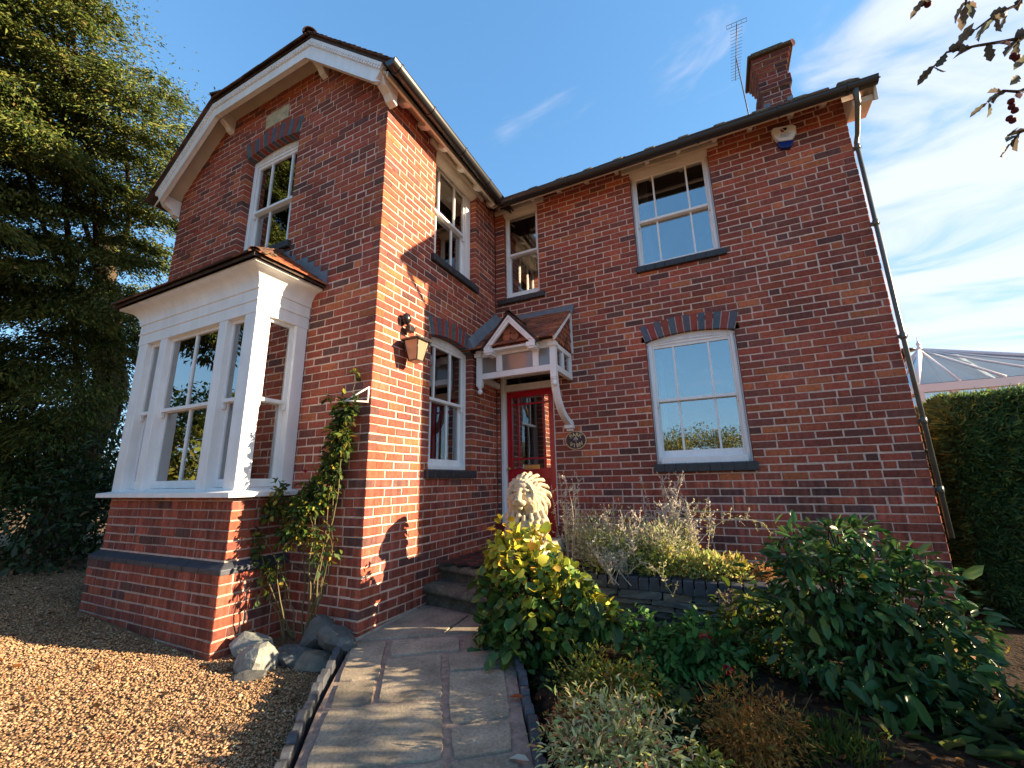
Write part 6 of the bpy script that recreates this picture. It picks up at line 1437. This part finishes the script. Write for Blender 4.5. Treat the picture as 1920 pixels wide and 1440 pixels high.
dt = nn.new('ShaderNodeVectorMath'); dt.operation = 'DOT_PRODUCT'; dt.inputs[1].default_value = Vector((.93,.35,.10)).normalized(); ll.new(tc.outputs['Generated'], dt.inputs[0])
mr = nn.new('ShaderNodeMapRange'); mr.interpolation_type = 'SMOOTHSTEP'; mr.inputs[1].default_value = .10; mr.inputs[2].default_value = .80; mr.inputs[3].default_value = -.16; mr.inputs[4].default_value = .17; ll.new(dt.outputs['Value'], mr.inputs[0])
cm = nn.new('ShaderNodeMapRange'); cm.interpolation_type = 'SMOOTHSTEP'; cm.inputs[1].default_value = .46; cm.inputs[2].default_value = .74; ll.new(math_('ADD', n1.outputs['Fac'], mr.outputs[0]), cm.inputs[0])
mx = nn.new('ShaderNodeMix'); mx.data_type = 'RGBA'; ll.new(math_('MULTIPLY', cm.outputs[0], .72), mx.inputs[0]); tn = nn.new('ShaderNodeMix'); tn.data_type = 'RGBA'; tn.blend_type = 'MULTIPLY'; tn.inputs[0].default_value = 1; tn.inputs[7].default_value = (.46,.82,1.17,1); gm = nn.new('ShaderNodeGamma'); gm.inputs[1].default_value = .82; ll.new(sky.outputs[0], gm.inputs[0]); ll.new(gm.outputs[0], tn.inputs[6])
ll.new(tn.outputs[2], mx.inputs[6]); mx.inputs[7].default_value = (4.6,4.6,4.6,1)
vm = nn.new('ShaderNodeVectorMath'); vm.operation = 'MULTIPLY_ADD'; ll.new(mx.outputs[2], vm.inputs[0]); vm.inputs[1].default_value = (.42,.37,.30); vm.inputs[2].default_value = (1,1,1)
vd = nn.new('ShaderNodeVectorMath'); vd.operation = 'DIVIDE'; ll.new(mx.outputs[2], vd.inputs[0]); ll.new(vm.outputs[0], vd.inputs[1])
ll.new(vd.outputs[0], bg.inputs['Color']); bg.inputs['Strength'].default_value = .15
ld = bpy.data.lights.new('sun', 'SUN'); ld.energy = 4.3; ld.angle = R_(.5); ld.color = (1,.77,.50)
lo = bpy.data.objects.new('sun', ld); COL.objects.link(lo); lo.rotation_euler = SUN.to_track_quat('Z','Y').to_euler()
cd = bpy.data.cameras.new('camera'); cd.sensor_width = 36; cd.lens = 784.84/1920*36; cd.clip_end = 2000; cd.clip_start = .05
cam = bpy.data.objects.new('camera', cd); COL.objects.link(cam)
cam.matrix_world = Matrix(((RV[0],UV[0],-FV[0],CAM.x),(RV[1],UV[1],-FV[1],CAM.y),(RV[2],UV[2],-FV[2],CAM.z),(0,0,0,1)))
S.camera = cam
S.view_settings.view_transform = 'Standard'; S.view_settings.look = 'None'; S.view_settings.exposure = 2.15; S.view_settings.gamma = 1
S.cycles.max_bounces = 8; S.cycles.transparent_max_bounces = 12; S.cycles.sample_clamp_indirect = 6
